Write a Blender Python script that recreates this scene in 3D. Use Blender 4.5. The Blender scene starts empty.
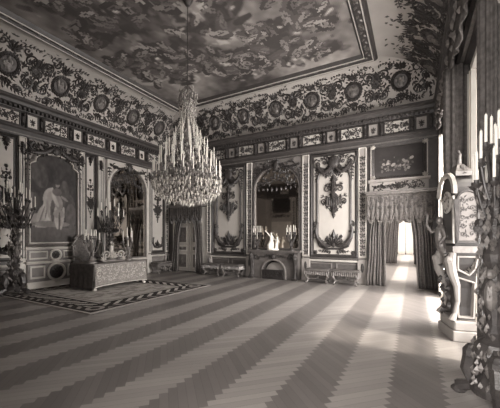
import bpy, math, random
import numpy as np
from math import pi, sin, cos, radians
from mathutils import Vector, Matrix

SC = bpy.context.scene
COL = SC.collection

# ------------------------------------------------------------------ camera
cam_data = bpy.data.cameras.new('camera')
cam = bpy.data.objects.new('camera', cam_data)
COL.objects.link(cam)
cam.location = (0.0, 0.0, 1.6)
cam.rotation_euler = (pi / 2, 0, math.atan2(163, 297))
cam_data.sensor_fit = 'HORIZONTAL'
cam_data.sensor_width = 36.0
cam_data.lens = 36.0 * 297.0 / 500.0
cam_data.shift_y = 33.0 / 500.0
cam_data.clip_start = 0.02
SC.camera = cam

# ------------------------------------------------------------------ sky, lights, exposure
world = bpy.data.worlds.new('sky'); SC.world = world
world.use_nodes = True
bg = world.node_tree.nodes['Background']
bg.inputs[0].default_value = (1.0, 0.96, 0.92, 1)
bg.inputs[1].default_value = WORLD_STRENGTH = 1.0

def area(name, loc, rot, sx, sy, power, col=(1, .97, .94), spread=180):
    l = bpy.data.lights.new(name, 'AREA'); l.shape = 'RECTANGLE'
    l.size = sx; l.size_y = sy; l.energy = power; l.color = col
    l.spread = radians(spread)
    o = bpy.data.objects.new(name, l); COL.objects.link(o)
    o.location = loc; o.rotation_euler = rot
    return o

# daylight entering by the windows of the right-hand wall (the lamps stand outside the panes)
area('daylight_far_window', (1.62, 7.92, 2.4), (0, radians(90), 0), 4.2, 3.1, 950)
area('daylight_near_window', (1.62, 4.2, 2.4), (0, radians(90), 0), 4.2, 3.1, 280)
area('fill_front_door', (-0.4, -1.4, 2.3), (radians(90), 0, 0), 3.2, 4.2, 620)  # added fill lamp, unseen behind the camera, brightens the front of the room
# next rooms of the enfilade have windows on the same side
area('daylight_next_room', (2.4, 15.0, 2.6), (0, radians(90), 0), 3.6, 6.0, 1100)
area('daylight_last_room', (2.4, 26.0, 2.6), (0, radians(90), 0), 3.6, 7.0, 1500)
# sun falling steeply through the same windows
sun_d = bpy.data.lights.new('sun', 'SUN'); sun_d.energy = 4.5; sun_d.angle = radians(5); sun_d.color = (1, .93, .82)
sun = bpy.data.objects.new('sun', sun_d); COL.objects.link(sun)
sun.rotation_euler = Vector((-1.0, 0.0, -1.6)).to_track_quat('-Z', 'Y').to_euler()

SC.view_settings.view_transform = 'Standard'
SC.view_settings.look = 'None'
SC.view_settings.exposure = 0.5
SC.view_settings.gamma = 1.0
SC.view_settings.use_curve_mapping = False
SC.cycles.use_denoising = True
SC.cycles.max_bounces = 10
SC.cycles.diffuse_bounces = 7
SC.cycles.sample_clamp_indirect = 4.0

# ------------------------------------------------------------------ materials (all in the photograph's sepia)
def sep(L):
    r = (max(L, 0) / 255.0) ** 2.2
    k = min(1.0, L / 255.0)
    return (r, r * (0.85 + .10 * k), r * (0.825 + .03 * k), 1.0)

MATS = {}
def mat(name, L, rough=.55, metal=0.0, spec=.4, var=.25, scale=6.0, bump=0.0, bscale=40.0):
    if name in MATS: return MATS[name]
    m = bpy.data.materials.new(name); m.use_nodes = True
    nt = m.node_tree; b = nt.nodes['Principled BSDF']
    b.inputs['Roughness'].default_value = rough
    b.inputs['Metallic'].default_value = metal
    b.inputs['Specular IOR Level'].default_value = spec
    tc = nt.nodes.new('ShaderNodeTexCoord')
    nz = nt.nodes.new('ShaderNodeTexNoise'); nz.inputs['Scale'].default_value = scale; nz.inputs['Detail'].default_value = 5
    nt.links.new(tc.outputs['Object'], nz.inputs['Vector'])
    mx = nt.nodes.new('ShaderNodeMix'); mx.data_type = 'RGBA'
    nt.links.new(nz.outputs[0], mx.inputs[0])
    mx.inputs[6].default_value = sep(L * (1 - var)); mx.inputs[7].default_value = sep(L * (1 + var))
    nt.links.new(mx.outputs[2], b.inputs['Base Color'])
    if bump:
        n2 = nt.nodes.new('ShaderNodeTexNoise'); n2.inputs['Scale'].default_value = bscale; n2.inputs['Detail'].default_value = 3
        nt.links.new(tc.outputs['Object'], n2.inputs['Vector'])
        bp = nt.nodes.new('ShaderNodeBump'); bp.inputs['Strength'].default_value = bump; bp.inputs['Distance'].default_value = .02
        nt.links.new(n2.outputs[0], bp.inputs['Height']); nt.links.new(bp.outputs[0], b.inputs['Normal'])
    MATS[name] = m
    return m

def attr_mat(name, rough=.6, spec=.3, bump=0.0, bscale=60.0, gloss=None):
    if name in MATS: return MATS[name]
    m = bpy.data.materials.new(name); m.use_nodes = True
    nt = m.node_tree; b = nt.nodes['Principled BSDF']
    a = nt.nodes.new('ShaderNodeAttribute'); a.attribute_name = 'paint'
    nt.links.new(a.outputs['Color'], b.inputs['Base Color'])
    b.inputs['Roughness'].default_value = rough; b.inputs['Specular IOR Level'].default_value = spec
    if bump:
        tc = nt.nodes.new('ShaderNodeTexCoord')
        n2 = nt.nodes.new('ShaderNodeTexNoise'); n2.inputs['Scale'].default_value = bscale
        nt.links.new(tc.outputs['Object'], n2.inputs['Vector'])
        bp = nt.nodes.new('ShaderNodeBump'); bp.inputs['Strength'].default_value = bump; bp.inputs['Distance'].default_value = .01
        nt.links.new(n2.outputs[0], bp.inputs['Height']); nt.links.new(bp.outputs[0], b.inputs['Normal'])
    MATS[name] = m
    return m

GILT = mat('dark_gilding', 64, .42, .2, .45, .35, 14, .25, 60)
GILTM = mat('mid_gilding', 106, .42, .25, .5, .35, 14, .2, 60)
GILTL = mat('bright_gilding', 176, .38, .25, .5, .2, 14)
PALE = mat('pale_panel', 182, .6, 0, .3, .05, 3)
IVORY = mat('ivory_paint', 190, .5, 0, .35, .1, 5)
WALLC = mat('wall_paint', 150, .6, 0, .3, .12, 3)
MIDC = mat('mid_paint', 118, .55, 0, .3, .18, 8)
DARKC = mat('dark_paint', 86, .5, 0, .4, .2, 8)
ENT = mat('entablature_paint', 70, .5, 0, .4, .2, 6)
COVE = mat('cove_paint', 170, .75, 0, .2, .07, 2)
CURT = mat('dark_brocade', 80, .8, 0, .15, .5, 16, .3, 25)
CURTM = mat('figured_brocade', 80, .75, 0, .2, .55, 22, .3, 25)
NET = mat('white_net', 232, .8, 0, .1, .05, 10)
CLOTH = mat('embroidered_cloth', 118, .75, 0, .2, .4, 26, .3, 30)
CLOTH_SHADED = mat('shaded_cloth', 84, .85, 0, .1, .3, 12)  # darker copy of the cloth for one end, shade put into its colour
WAX = mat('candle_wax', 226, .45, 0, .4, .05, 8)
MARBLE = mat('white_marble', 240, .4, 0, .4, .03, 8)
STONE = mat('dark_marble', 92, .3, 0, .5, .35, 7)
SOOT = mat('firebox_soot', 52, .9, 0, .1, .2, 7)
WOODD = mat('dark_veneer', 58, .4, 0, .25, .25, 9)
DOORC = mat('door_paint', 140, .45, 0, .4, .1, 4)
CEILC = mat('ceiling_plaster', 150, .7, 0, .2, .08, 3)

def mirror_mat():
    m = bpy.data.materials.new('mirror_glass'); m.use_nodes = True
    b = m.node_tree.nodes['Principled BSDF']
    b.inputs['Base Color'].default_value = (.62, .57, .52, 1); b.inputs['Metallic'].default_value = 1
    b.inputs['Roughness'].default_value = .04
    return m
MIRROR = mirror_mat()
def crystal_mat():
    m = bpy.data.materials.new('cut_crystal'); m.use_nodes = True
    b = m.node_tree.nodes['Principled BSDF']
    b.inputs['Base Color'].default_value = sep(226); b.inputs['Roughness'].default_value = .12
    b.inputs['Specular IOR Level'].default_value = .8; b.inputs['Transmission Weight'].default_value = .25
    return m
CRYSTAL = crystal_mat()
SMOKED = mat('smoked_crystal', 150, .2, 0, .7, .3, 30)
def glass_mat():
    m = bpy.data.materials.new('window_glass'); m.use_nodes = True
    nt = m.node_tree; nt.nodes.remove(nt.nodes['Principled BSDF'])
    out = [n for n in nt.nodes if n.type == 'OUTPUT_MATERIAL'][0]
    t = nt.nodes.new('ShaderNodeBsdfTransparent'); g = nt.nodes.new('ShaderNodeBsdfGlossy'); g.inputs['Roughness'].default_value = .02
    mx = nt.nodes.new('ShaderNodeMixShader'); mx.inputs[0].default_value = .06
    nt.links.new(t.outputs[0], mx.inputs[1]); nt.links.new(g.outputs[0], mx.inputs[2]); nt.links.new(mx.outputs[0], out.inputs[0])
    return m
GLASS = glass_mat()
def net_mat():
    m = bpy.data.materials.new('sheer_net'); m.use_nodes = True
    nt = m.node_tree; b = nt.nodes['Principled BSDF']; b.inputs['Base Color'].default_value = sep(235); b.inputs['Roughness'].default_value = .9
    out = [n for n in nt.nodes if n.type == 'OUTPUT_MATERIAL'][0]
    t = nt.nodes.new('ShaderNodeBsdfTranslucent'); t.inputs[0].default_value = sep(240)
    mx = nt.nodes.new('ShaderNodeMixShader'); mx.inputs[0].default_value = .5
    nt.links.new(b.outputs[0], mx.inputs[1]); nt.links.new(t.outputs[0], mx.inputs[2]); nt.links.new(mx.outputs[0], out.inputs[0])
    return m
SHEER = net_mat()

# ------------------------------------------------------------------ mesh builder
class MB:
    def __init__(s, xf=None):
        s.v = []; s.f = []; s.c = []; s.xf = xf
    def add(s, vs, fs, col=None):
        n = len(s.v)
        if s.xf: vs = [s.xf(*p) for p in vs]
        s.v += [tuple(p) for p in vs]
        s.f += [tuple(i + n for i in f) for f in fs]
        if col is not None: s.c += [col] * len(fs)
    def box(s, x0, x1, y0, y1, z0, z1, ch=0.0):
        if ch <= 0:
            s.add([(x0,y0,z0),(x1,y0,z0),(x1,y1,z0),(x0,y1,z0),(x0,y0,z1),(x1,y0,z1),(x1,y1,z1),(x0,y1,z1)],
                  [(0,3,2,1),(4,5,6,7),(0,1,5,4),(1,2,6,5),(2,3,7,6),(3,0,4,7)])
            return
        c = min(ch, (x1-x0)/3, (y1-y0)/3, (z1-z0)/3)
        def ring(z, d):
            a, b, e, f = x0+d, x1-d, y0+d, y1-d
            return [(a+c,e,z),(b-c,e,z),(b,e+c,z),(b,f-c,z),(b-c,f,z),(a+c,f,z),(a,f-c,z),(a,e+c,z)]
        s.loft([ring(z0, c), ring(z0+c, 0), ring(z1-c, 0), ring(z1, c)], closed=True, caps=True)
    def loft(s, rings, closed=True, caps=False):
        n = len(rings[0]); vs = [p for r in rings for p in r]; fs = []
        for i in range(len(rings) - 1):
            for j in range(n if closed else n - 1):
                k = (j + 1) % n
                fs.append((i*n+j, i*n+k, (i+1)*n+k, (i+1)*n+j))
        if caps:
            fs.append(tuple(range(n-1, -1, -1))); fs.append(tuple((len(rings)-1)*n + j for j in range(n)))
        s.add(vs, fs)
    def lathe(s, x, y, prof, n=14, sx=1, sy=1):
        s.loft([[(x + r*cos(2*pi*j/n)*sx, y + r*sin(2*pi*j/n)*sy, z) for j in range(n)] for r, z in prof], caps=True)
    def ell(s, x, y, z, rx, ry, rz, n=10, m=6):
        s.loft([[(x + rx*sin(pi*i/m)*cos(2*pi*j/n), y + ry*sin(pi*i/m)*sin(2*pi*j/n), z - rz*cos(pi*i/m)) for j in range(n)]
                for i in [0.12] + list(range(1, m)) + [m-.12]], caps=True)
    def tube(s, pts, rad, n=6, caps=True):
        P = [Vector(p) for p in pts]; N = len(P)
        if not hasattr(rad, '__len__'): rad = [rad] * N
        rings = []; u = None
        for i in range(N):
            t = (P[min(i+1, N-1)] - P[max(i-1, 0)])
            if t.length < 1e-9: t = Vector((0, 0, 1))
            t.normalize()
            if u is None:
                u = t.orthogonal().normalized()
            else:
                u = (u - t * u.dot(t))
                u = u.normalized() if u.length > 1e-6 else t.orthogonal().normalized()
            w = t.cross(u)
            rings.append([tuple(P[i] + (u*cos(2*pi*j/n) + w*sin(2*pi*j/n)) * rad[i]) for j in range(n)])
        s.loft(rings, caps=caps)
    def sweep(s, pts, prof, closed=True):
        """moulding along a polyline in the x-z plane; prof = (inset to the left of travel, outwards = -y)"""
        n = len(pts); nor = []
        for i in range(n):
            a = pts[i-1] if (i > 0 or closed) else None
            b = pts[i]; c = pts[(i+1) % n] if (i < n-1 or closed) else None
            def nn(p, q):
                d = math.hypot(q[0]-p[0], q[1]-p[1]) or 1e-9
                return (-(q[1]-p[1])/d, (q[0]-p[0])/d)
            if a is None: m = nn(b, c)
            elif c is None: m = nn(a, b)
            else:
                n1 = nn(a, b); n2 = nn(b, c); m = (n1[0]+n2[0], n1[1]+n2[1])
                k = m[0]*n1[0] + m[1]*n1[1]
                k = max(k, .35); m = (m[0]/k, m[1]/k)
            nor.append(m)
        rings = [[(pts[i][0]+nor[i][0]*a, -o, pts[i][1]+nor[i][1]*a) for a, o in prof] for i in range(n)]
        if closed: rings.append(rings[0])
        s.loft(rings, closed=False)
    def prism(s, poly, y0, y1):
        n = len(poly)
        vs = [(x, y0, z) for x, z in poly] + [(x, y1, z) for x, z in poly]
        s.add(vs, [tuple(range(n)), tuple(range(2*n-1, n-1, -1))] + [(i, i+n, (i+1) % n + n, (i+1) % n) for i in range(n)])
    def mould(s, x0, x1, prof, xe0=0, xe1=0):
        """straight moulding along x; prof = list of (out, z), ends mitred by out*xe"""
        s.loft([[(x0 + o*xe0, -o, z) for o, z in prof], [(x1 - o*xe1, -o, z) for o, z in prof]], closed=True, caps=True)
    # carved ornament, laid in x-z against y=0, standing out towards -y
    def leaf(s, x, z, a, l, w, t=.02, y=0.0):
        ca, sa = cos(a), sin(a)
        def q(u, v, o): return (x + u*ca - v*sa, y - o, z + u*sa + v*ca)
        s.add([q(0, 0, t*.3), q(l*.45, w*.5, 0), q(l, 0, t*.2), q(l*.45, -w*.5, 0), q(l*.5, 0, t)],
              [(0, 4, 1), (1, 4, 2), (2, 4, 3), (3, 4, 0)])
    def spiral(s, x, z, r, a0, turns, sgn=1, r0=.02, r1=.008, y=-.01, n=18, k=5):
        pts = []; rad = []
        for i in range(n + 1):
            t = i / n; a = a0 + sgn * turns * 2*pi * t; rr = r * (1 - .82 * t)
            pts.append((x + rr*cos(a), y, z + rr*sin(a))); rad.append(r0 + (r1 - r0) * t)
        s.tube(pts, rad, k)
        e = pts[-1]; s.ell(e[0], y, e[2], r1*1.9, r1*1.6, r1*1.9, 6, 4)
    def rose(s, x, z, r, n=8, t=.03, y=0.0):
        for i in range(n):
            s.leaf(x, z, 2*pi*i/n, r, r*.75, t, y)
        s.ell(x, y - t*.7, z, r*.28, t*.7, r*.28, 7, 4)
    def frond(s, pts, l, w, rng, r=.012, t=.025, step=1):
        s.tube([(x, -.008, z) for x, z in pts], [r*(1 - .6*i/(len(pts)-1)) for i in range(len(pts))], 5)
        for i in range(0, len(pts)-1, step):
            (x, z), (x2, z2) = pts[i], pts[i+1]
            a = math.atan2(z2-z, x2-x); k = 1 - .5*i/len(pts)
            for sg in (1, -1):
                s.leaf(x, z, a + sg*rng.uniform(.5, 1.0), l*k*rng.uniform(.8, 1.2), w*k, t)
    def garland(s, x0, z0, x1, z1, sag, r, rng, n=14, y=0.0):
        for i in range(n + 1):
            t = i / n; x = x0 + (x1-x0)*t; z = z0 + (z1-z0)*t - sag*4*t*(1-t)
            k = r * (.7 + .6*4*t*(1-t)*.8)
            s.ell(x, y - k*.5, z, k*.8, k*.8, k*.8, 6, 4)
            for _ in range(3):
                s.leaf(x, z, rng.uniform(0, 2*pi), k*1.7, k*1.0, k*.9, y)
    def palmette(s, x, z, r, n=7, t=.03, a0=.15, a1=pi-.15):
        for i in range(n):
            a = a0 + (a1-a0)*i/(n-1); k = .65 + .35*sin(pi*(i+.5)/n)
            s.leaf(x, z, a, r*k, r*.32, t)
        s.ell(x, -t*.6, z, r*.17, t*.8, r*.17, 7, 4)
    def build(s, name, m, parent=None, loc=(0,0,0), rotz=0, smooth=False, solid=0, rnd=0):
        me = bpy.data.meshes.new(name)
        me.from_pydata(s.v, [], s.f)
        if s.c:
            at = me.color_attributes.new('paint', 'FLOAT_COLOR', 'CORNER')
            out = np.empty((len(me.loops), 4), dtype=np.float32); k = 0
            for f, c in zip(s.f, s.c):
                out[k:k+len(f)] = c; k += len(f)
            at.data.foreach_set('color', out.ravel())
        me.materials.append(m)
        if smooth: me.polygons.foreach_set('use_smooth', [True]*len(me.polygons))
        me.update()
        o = bpy.data.objects.new(name, me); COL.objects.link(o)
        if parent is not None: o.parent = parent
        o.location = loc; o.rotation_euler = (0, 0, rotz)
        if solid:
            md = o.modifiers.new('thickness', 'SOLIDIFY'); md.thickness = solid; md.offset = 0
        return o

def thing(name, label, cat, loc=(0,0,0), rotz=0, group=None):
    o = bpy.data.objects.new(name, None); COL.objects.link(o); o.empty_display_size = .1
    o.location = loc; o.rotation_euler = (0, 0, rotz)
    return tag(o, label, cat, group)
def tag(o, label, cat, group=None):
    o['label'] = label; o['category'] = cat
    if group: o['group'] = group
    return o
def struct(o): o['kind'] = 'structure'; return o
KIDS = {}
def copy_tree(o, parent=None):
    c = o.copy(); COL.objects.link(c)
    if parent is not None: c.parent = parent
    for ch in list(o.children): copy_tree(ch, c)
    return c
def dup(o, loc, rotz, label, group=None, scale=None):
    c = copy_tree(o); c.location = loc; c.rotation_euler = (0, 0, rotz); c['label'] = label
    if group: c['group'] = group
    if scale: c.scale = (scale,)*3
    return c

# smooth value noise for painted surfaces
def vnoise(nx, ny, cells, seed):
    r = np.random.RandomState(seed); g = r.rand(int(cells[1]) + 2, int(cells[0]) + 2)
    x = np.linspace(0, cells[0] - 1e-6, nx); y = np.linspace(0, cells[1] - 1e-6, ny)
    xi = x.astype(int); yi = y.astype(int); fx = x - xi; fy = y - yi
    fx = fx*fx*(3-2*fx); fy = fy*fy*(3-2*fy)
    a = g[np.ix_(yi, xi)]; b = g[np.ix_(yi, xi+1)]; c = g[np.ix_(yi+1, xi)]; d = g[np.ix_(yi+1, xi+1)]
    return (a*(1-fx) + b*fx)*(1-fy)[:, None] + (c*(1-fx) + d*fx)*fy[:, None]
def fbm(nx, ny, base, seed, octs=5, asp=1.0):
    o = np.zeros((ny, nx)); amp = 1; tot = 0
    for k in range(octs):
        o += amp * vnoise(nx, ny, (max(1, base*2**k*asp), base*2**k), seed + k); tot += amp; amp *= .55
    return o / tot
def blob(X, Y, cx, cy, rx, ry, ang=0):
    ca, sa = cos(ang), sin(ang); u = (X-cx)*ca + (Y-cy)*sa; v = -(X-cx)*sa + (Y-cy)*ca
    return np.clip(1.35 - np.sqrt((u/rx)**2 + (v/ry)**2), 0, 1) > .35
def grid_paint(mb, x0, x1, z0, z1, img, y=0.0):
    """img[row from bottom][col] of grey levels -> coloured faces in the x-z plane"""
    ny, nx = img.shape
    xs = np.linspace(x0, x1, nx+1); zs = np.linspace(z0, z1, ny+1)
    vs = [(xx, y, zz) for zz in zs for xx in xs]
    if mb.xf: vs = [mb.xf(*p) for p in vs]
    n = len(mb.v); mb.v += vs; w = nx + 1
    for j in range(ny):
        for i in range(nx):
            a = n + j*w + i
            mb.f.append((a, a+1, a+1+w, a+w)); mb.c.append(sep(float(img[j, i])))
PAINT = attr_mat('oil_paint', .65, .25)
FRESCO = attr_mat('fresco_paint', .85, .15)
# ------------------------------------------------------------------ the room shell
XL, XR, YB, YF = -10.4, 0.9, 10.7, -0.25
ZC, ZT = 5.72, 7.1                      # top of cornice, ceiling
BACK = ((0, YB, 0), 0.0); LEFT = ((XL, 0, 0), pi/2); RIGHT = ((XR, 0, 0), -pi/2); FRONT = ((0, YF, 0), pi)
rng = random.Random(7)

def floor_mesh():
    mb = MB(); W = .505*math.sqrt(2)/8; k = W/math.sqrt(2); X0 = -.689; r = random.Random(3)
    def inside(x, y):
        return (XL-.3 < x < XR+.5 and YF-1.6 < y < YB+.6) or (-4.3 < x < XR+.5 and YB <= y < 31.3)
    g = .0008/W
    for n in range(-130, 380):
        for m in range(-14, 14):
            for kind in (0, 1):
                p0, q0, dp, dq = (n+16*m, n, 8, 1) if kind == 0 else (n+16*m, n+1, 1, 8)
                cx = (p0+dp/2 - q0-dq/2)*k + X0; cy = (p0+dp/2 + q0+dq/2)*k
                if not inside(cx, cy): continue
                L = (142 if kind == 0 else 108) * r.uniform(.95, 1.05)  # sheen by grain direction is painted in as lighter and darker plank tone
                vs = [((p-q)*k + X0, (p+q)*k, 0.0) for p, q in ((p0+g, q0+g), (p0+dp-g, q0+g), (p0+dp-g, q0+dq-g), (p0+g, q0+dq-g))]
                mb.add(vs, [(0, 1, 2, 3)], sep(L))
    mb.add([(XL-.4, YF-1.7, -.004), (XR+.6, YF-1.7, -.004), (XR+.6, 31.4, -.004), (XL-.4, 31.4, -.004)], [(0, 1, 2, 3)], sep(50))
    mb.add([(XL-.4, YF-1.7, -.15), (XL-.4, 31.4, -.15), (XR+.6, 31.4, -.15), (XR+.6, YF-1.7, -.15)], [(0, 1, 2, 3)], sep(50))
    return mb
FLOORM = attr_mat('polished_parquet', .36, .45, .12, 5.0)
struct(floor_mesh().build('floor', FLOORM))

def wall(name, x0, x1, thick, holes, loc, rotz, m=WALLC, top=7.35):
    """a wall in local x-z, facing -y, with rectangular openings (x0,x1,z0,z1)"""
    mb = MB(); holes = sorted(holes); x = x0
    for a, b, c, d in holes:
        mb.box(x, a, 0, thick, 0, top)
        if c > 0: mb.box(a, b, 0, thick, 0, c)
        mb.box(a, b, 0, thick, d, top); x = b
    mb.box(x, x1, 0, thick, 0, top)
    return struct(mb.build(name, m, None, loc, rotz))
wall('wall_left', YF-.3, YB+.4, .3, [], *LEFT, m=MIDC)
wall('wall_back', XL-.3, XR+.5, .5, [(-1.12, .36, 0, 2.95)], *BACK, m=DARKC)
wall('wall_right', -YB, -YF, .5, [(-9.5, -6.35, .06, 4.35), (-5.95, -2.65, .06, 4.35)], *RIGHT, m=DARKC)
wall('wall_front', -XR-.5, -XL, .3, [(-.6, 1.1, 0, 3.2)], *FRONT)
mb = MB(); mb.box(XL-.3, XR+.5, YF-.3, YB+.5, 7.35, 7.5); struct(mb.build('ceiling', CEILC))

# ---- cove: a concave quarter curve from the cornice to the ceiling frame, mitred at the corners
OFF = {'left': 1.44, 'back': .90, 'right': 1.84, 'front': 1.2}
def cove_pt(side, x, t):
    o = OFF[side]; return (x, -(.12 + (o-.12)*(1-cos(t*pi/2))), ZC - .06 + (ZT-ZC+.06)*sin(t*pi/2))
def cove_lim(side, t):
    """ends of the cove along local x at height t"""
    o = {k: .12 + (v-.12)*(1-cos(t*pi/2)) for k, v in OFF.items()}
    return {'left': (YF+o['front'], YB-o['back']), 'back': (XL+o['left'], XR-o['right']),
            'right': (-YB+o['back'], -YF-o['front']), 'front': (-XR+o['right'], -XL-o['left'])}[side]
def cove(side, fr):
    mb = MB(); rings = []
    for i in range(15):
        t = i/14; a, b = cove_lim(side, t)
        rings.append([cove_pt(side, a+(b-a)*j/24, t) for j in range(25)])
    mb.loft(rings, closed=False)
    o = struct(mb.build('cove_' + side, COVE, None, fr[0], fr[1], smooth=True)); o['label'] = 'pale concave cove with gilt scrollwork'
    return o
LEN = math.hypot(1.2, 1.4)
def cove_map(side):
    def f(x, y, s):            # s runs 0..1.85 m up the cove, y = standing out
        t = min(max(s/1.85, 0), 1); a, b = cove_lim(side, t)
        x = min(max(x, a+.01), b-.01)
        p = cove_pt(side, x, t); n = (-cos(t*pi/2), -sin(t*pi/2))
        return (p[0], p[1] + n[0]*(-y), p[2] + n[1]*(-y))
    return f
def cove_ornament(side, fr, parent, x0, x1, phase, seed, dens=1.0, lo=.16, hi=1.42):
    r = random.Random(seed); f = cove_map(side)
    mb = MB(f); P = 1.42; S = .74
    k0 = int(math.floor((x0-phase)/P)); k1 = int(math.ceil((x1-phase)/P))
    def ok(x, s):
        a, b = cove_lim(side, min(max(s/1.85, 0), 1)); return a+.05 < x < b-.05
    meds = []
    for k in range(k0, k1+1):
        c = phase + k*P
        if ok(c-.3, S) and ok(c+.3, S): meds.append((c, k))
        # S-scrolls linking the wreaths
        for sg in (1, -1):
            for (dx, s, rr, a0, tn, dr) in ((.46, S+.28, .2, -1.2, 1.3, 1), (.48, S-.26, .19, 1.2, 1.3, -1), (.66, S+.02, .12, 0, 1.1, 1), (.3, S+.5, .11, 0, 1.1, -1), (.3, S-.5, .1, 0, 1.1, 1)):
                x = c + sg*dx
                if ok(x, s): mb.spiral(x, s, rr, a0 if sg > 0 else pi-a0, tn, dr*sg, .03, .014, -.02, 14, 4)
            # crest and pendant sprays
            for (xa, sa, xb, sb, bow) in ((.0, S+.4, .62, S+.62, .12), (.05, S-.42, .66, S-.5, -.08), (.35, S+.1, .71, S+.35, .1), (.35, S-.1, .71, S-.32, -.1)):
                pts = []
                for i in range(8):
                    t = i/7; pts.append((c + sg*(xa+(xb-xa)*t), sa+(sb-sa)*t + bow*sin(pi*t)))
                if all(ok(*p) for p in pts): mb.frond(pts, .13, .06, r, .018, .03)
        if ok(c, S): mb.palmette(c, S+.36, .27, 7, .04); mb.palmette(c, S-.34, .2, 5, .04, pi+.2, 2*pi-.2)
        if ok(c+P/2, S): mb.rose(c+P/2, S, .13, 7, .04); mb.palmette(c+P/2, S+.16, .3, 7, .04); mb.palmette(c+P/2, S-.2, .24, 5, .04, pi+.3, 2*pi-.3)
    nleaf = int((x1-x0)*95*dens)
    for _ in range(nleaf):
        s = min(max(r.gauss(S, .36), lo), hi + r.uniform(-.06, .1)); x = r.uniform(x0, x1)
        if any(math.hypot(x-c, s-S) < .27 for c, _ in meds): continue
        if ok(x, s): mb.leaf(x, s, r.uniform(0, 2*pi), r.uniform(.07, .17), r.uniform(.035, .075), r.uniform(.015, .035))
    mb.build('scroll_relief', GILT, parent)
    for c, k in meds:
        m = MB(f)
        for i in range(22):
            a = 2*pi*i/22
            m.leaf(c + .27*cos(a), S + .27*sin(a), a + pi/2 + .7, .17, .1, .05); m.leaf(c + .22*cos(a), S + .22*sin(a), a - pi/2 - .5 + pi, .13, .08, .05)
        m.tube([(c + .25*cos(2*pi*i/24), -.01, S + .25*sin(2*pi*i/24)) for i in range(25)], .03, 5, False)
        w = m.build('wreath', GILT, parent)
        g = MB(f); kk = 5
        for i in range(10):
            a = r.uniform(0, 2*pi); q = r.uniform(0, .14); g.ell(c + q*cos(a), -.03, S + q*sin(a), .045, .03, .06, 6, 4)
        g.ell(c, -.04, S-.06, .09, .035, .1, 7, 4); g.ell(c, -.04, S+.08, .05, .035, .055, 7, 4)
        g.build('figure_relief', GILTM, w)
        d = MB(f); d.ell(c, 0, S, .24, .012, .24, 16, 4); d.build('wreath_ground', DARKC, w)
cl = cove('left', LEFT); cb = cove('back', BACK); cr = cove('right', RIGHT); cf = cove('front', FRONT)
cove_ornament('left', LEFT, cl, 2.0, 10.6, 5.5, 11, 1.5)
cove_ornament('back', BACK, cb, -10.3, .8, -4.6, 12, 1.25)
cove_ornament('right', RIGHT, cr, -10.6, -2.5, -7.2, 13, 1.7, .16, 1.6)

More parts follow.
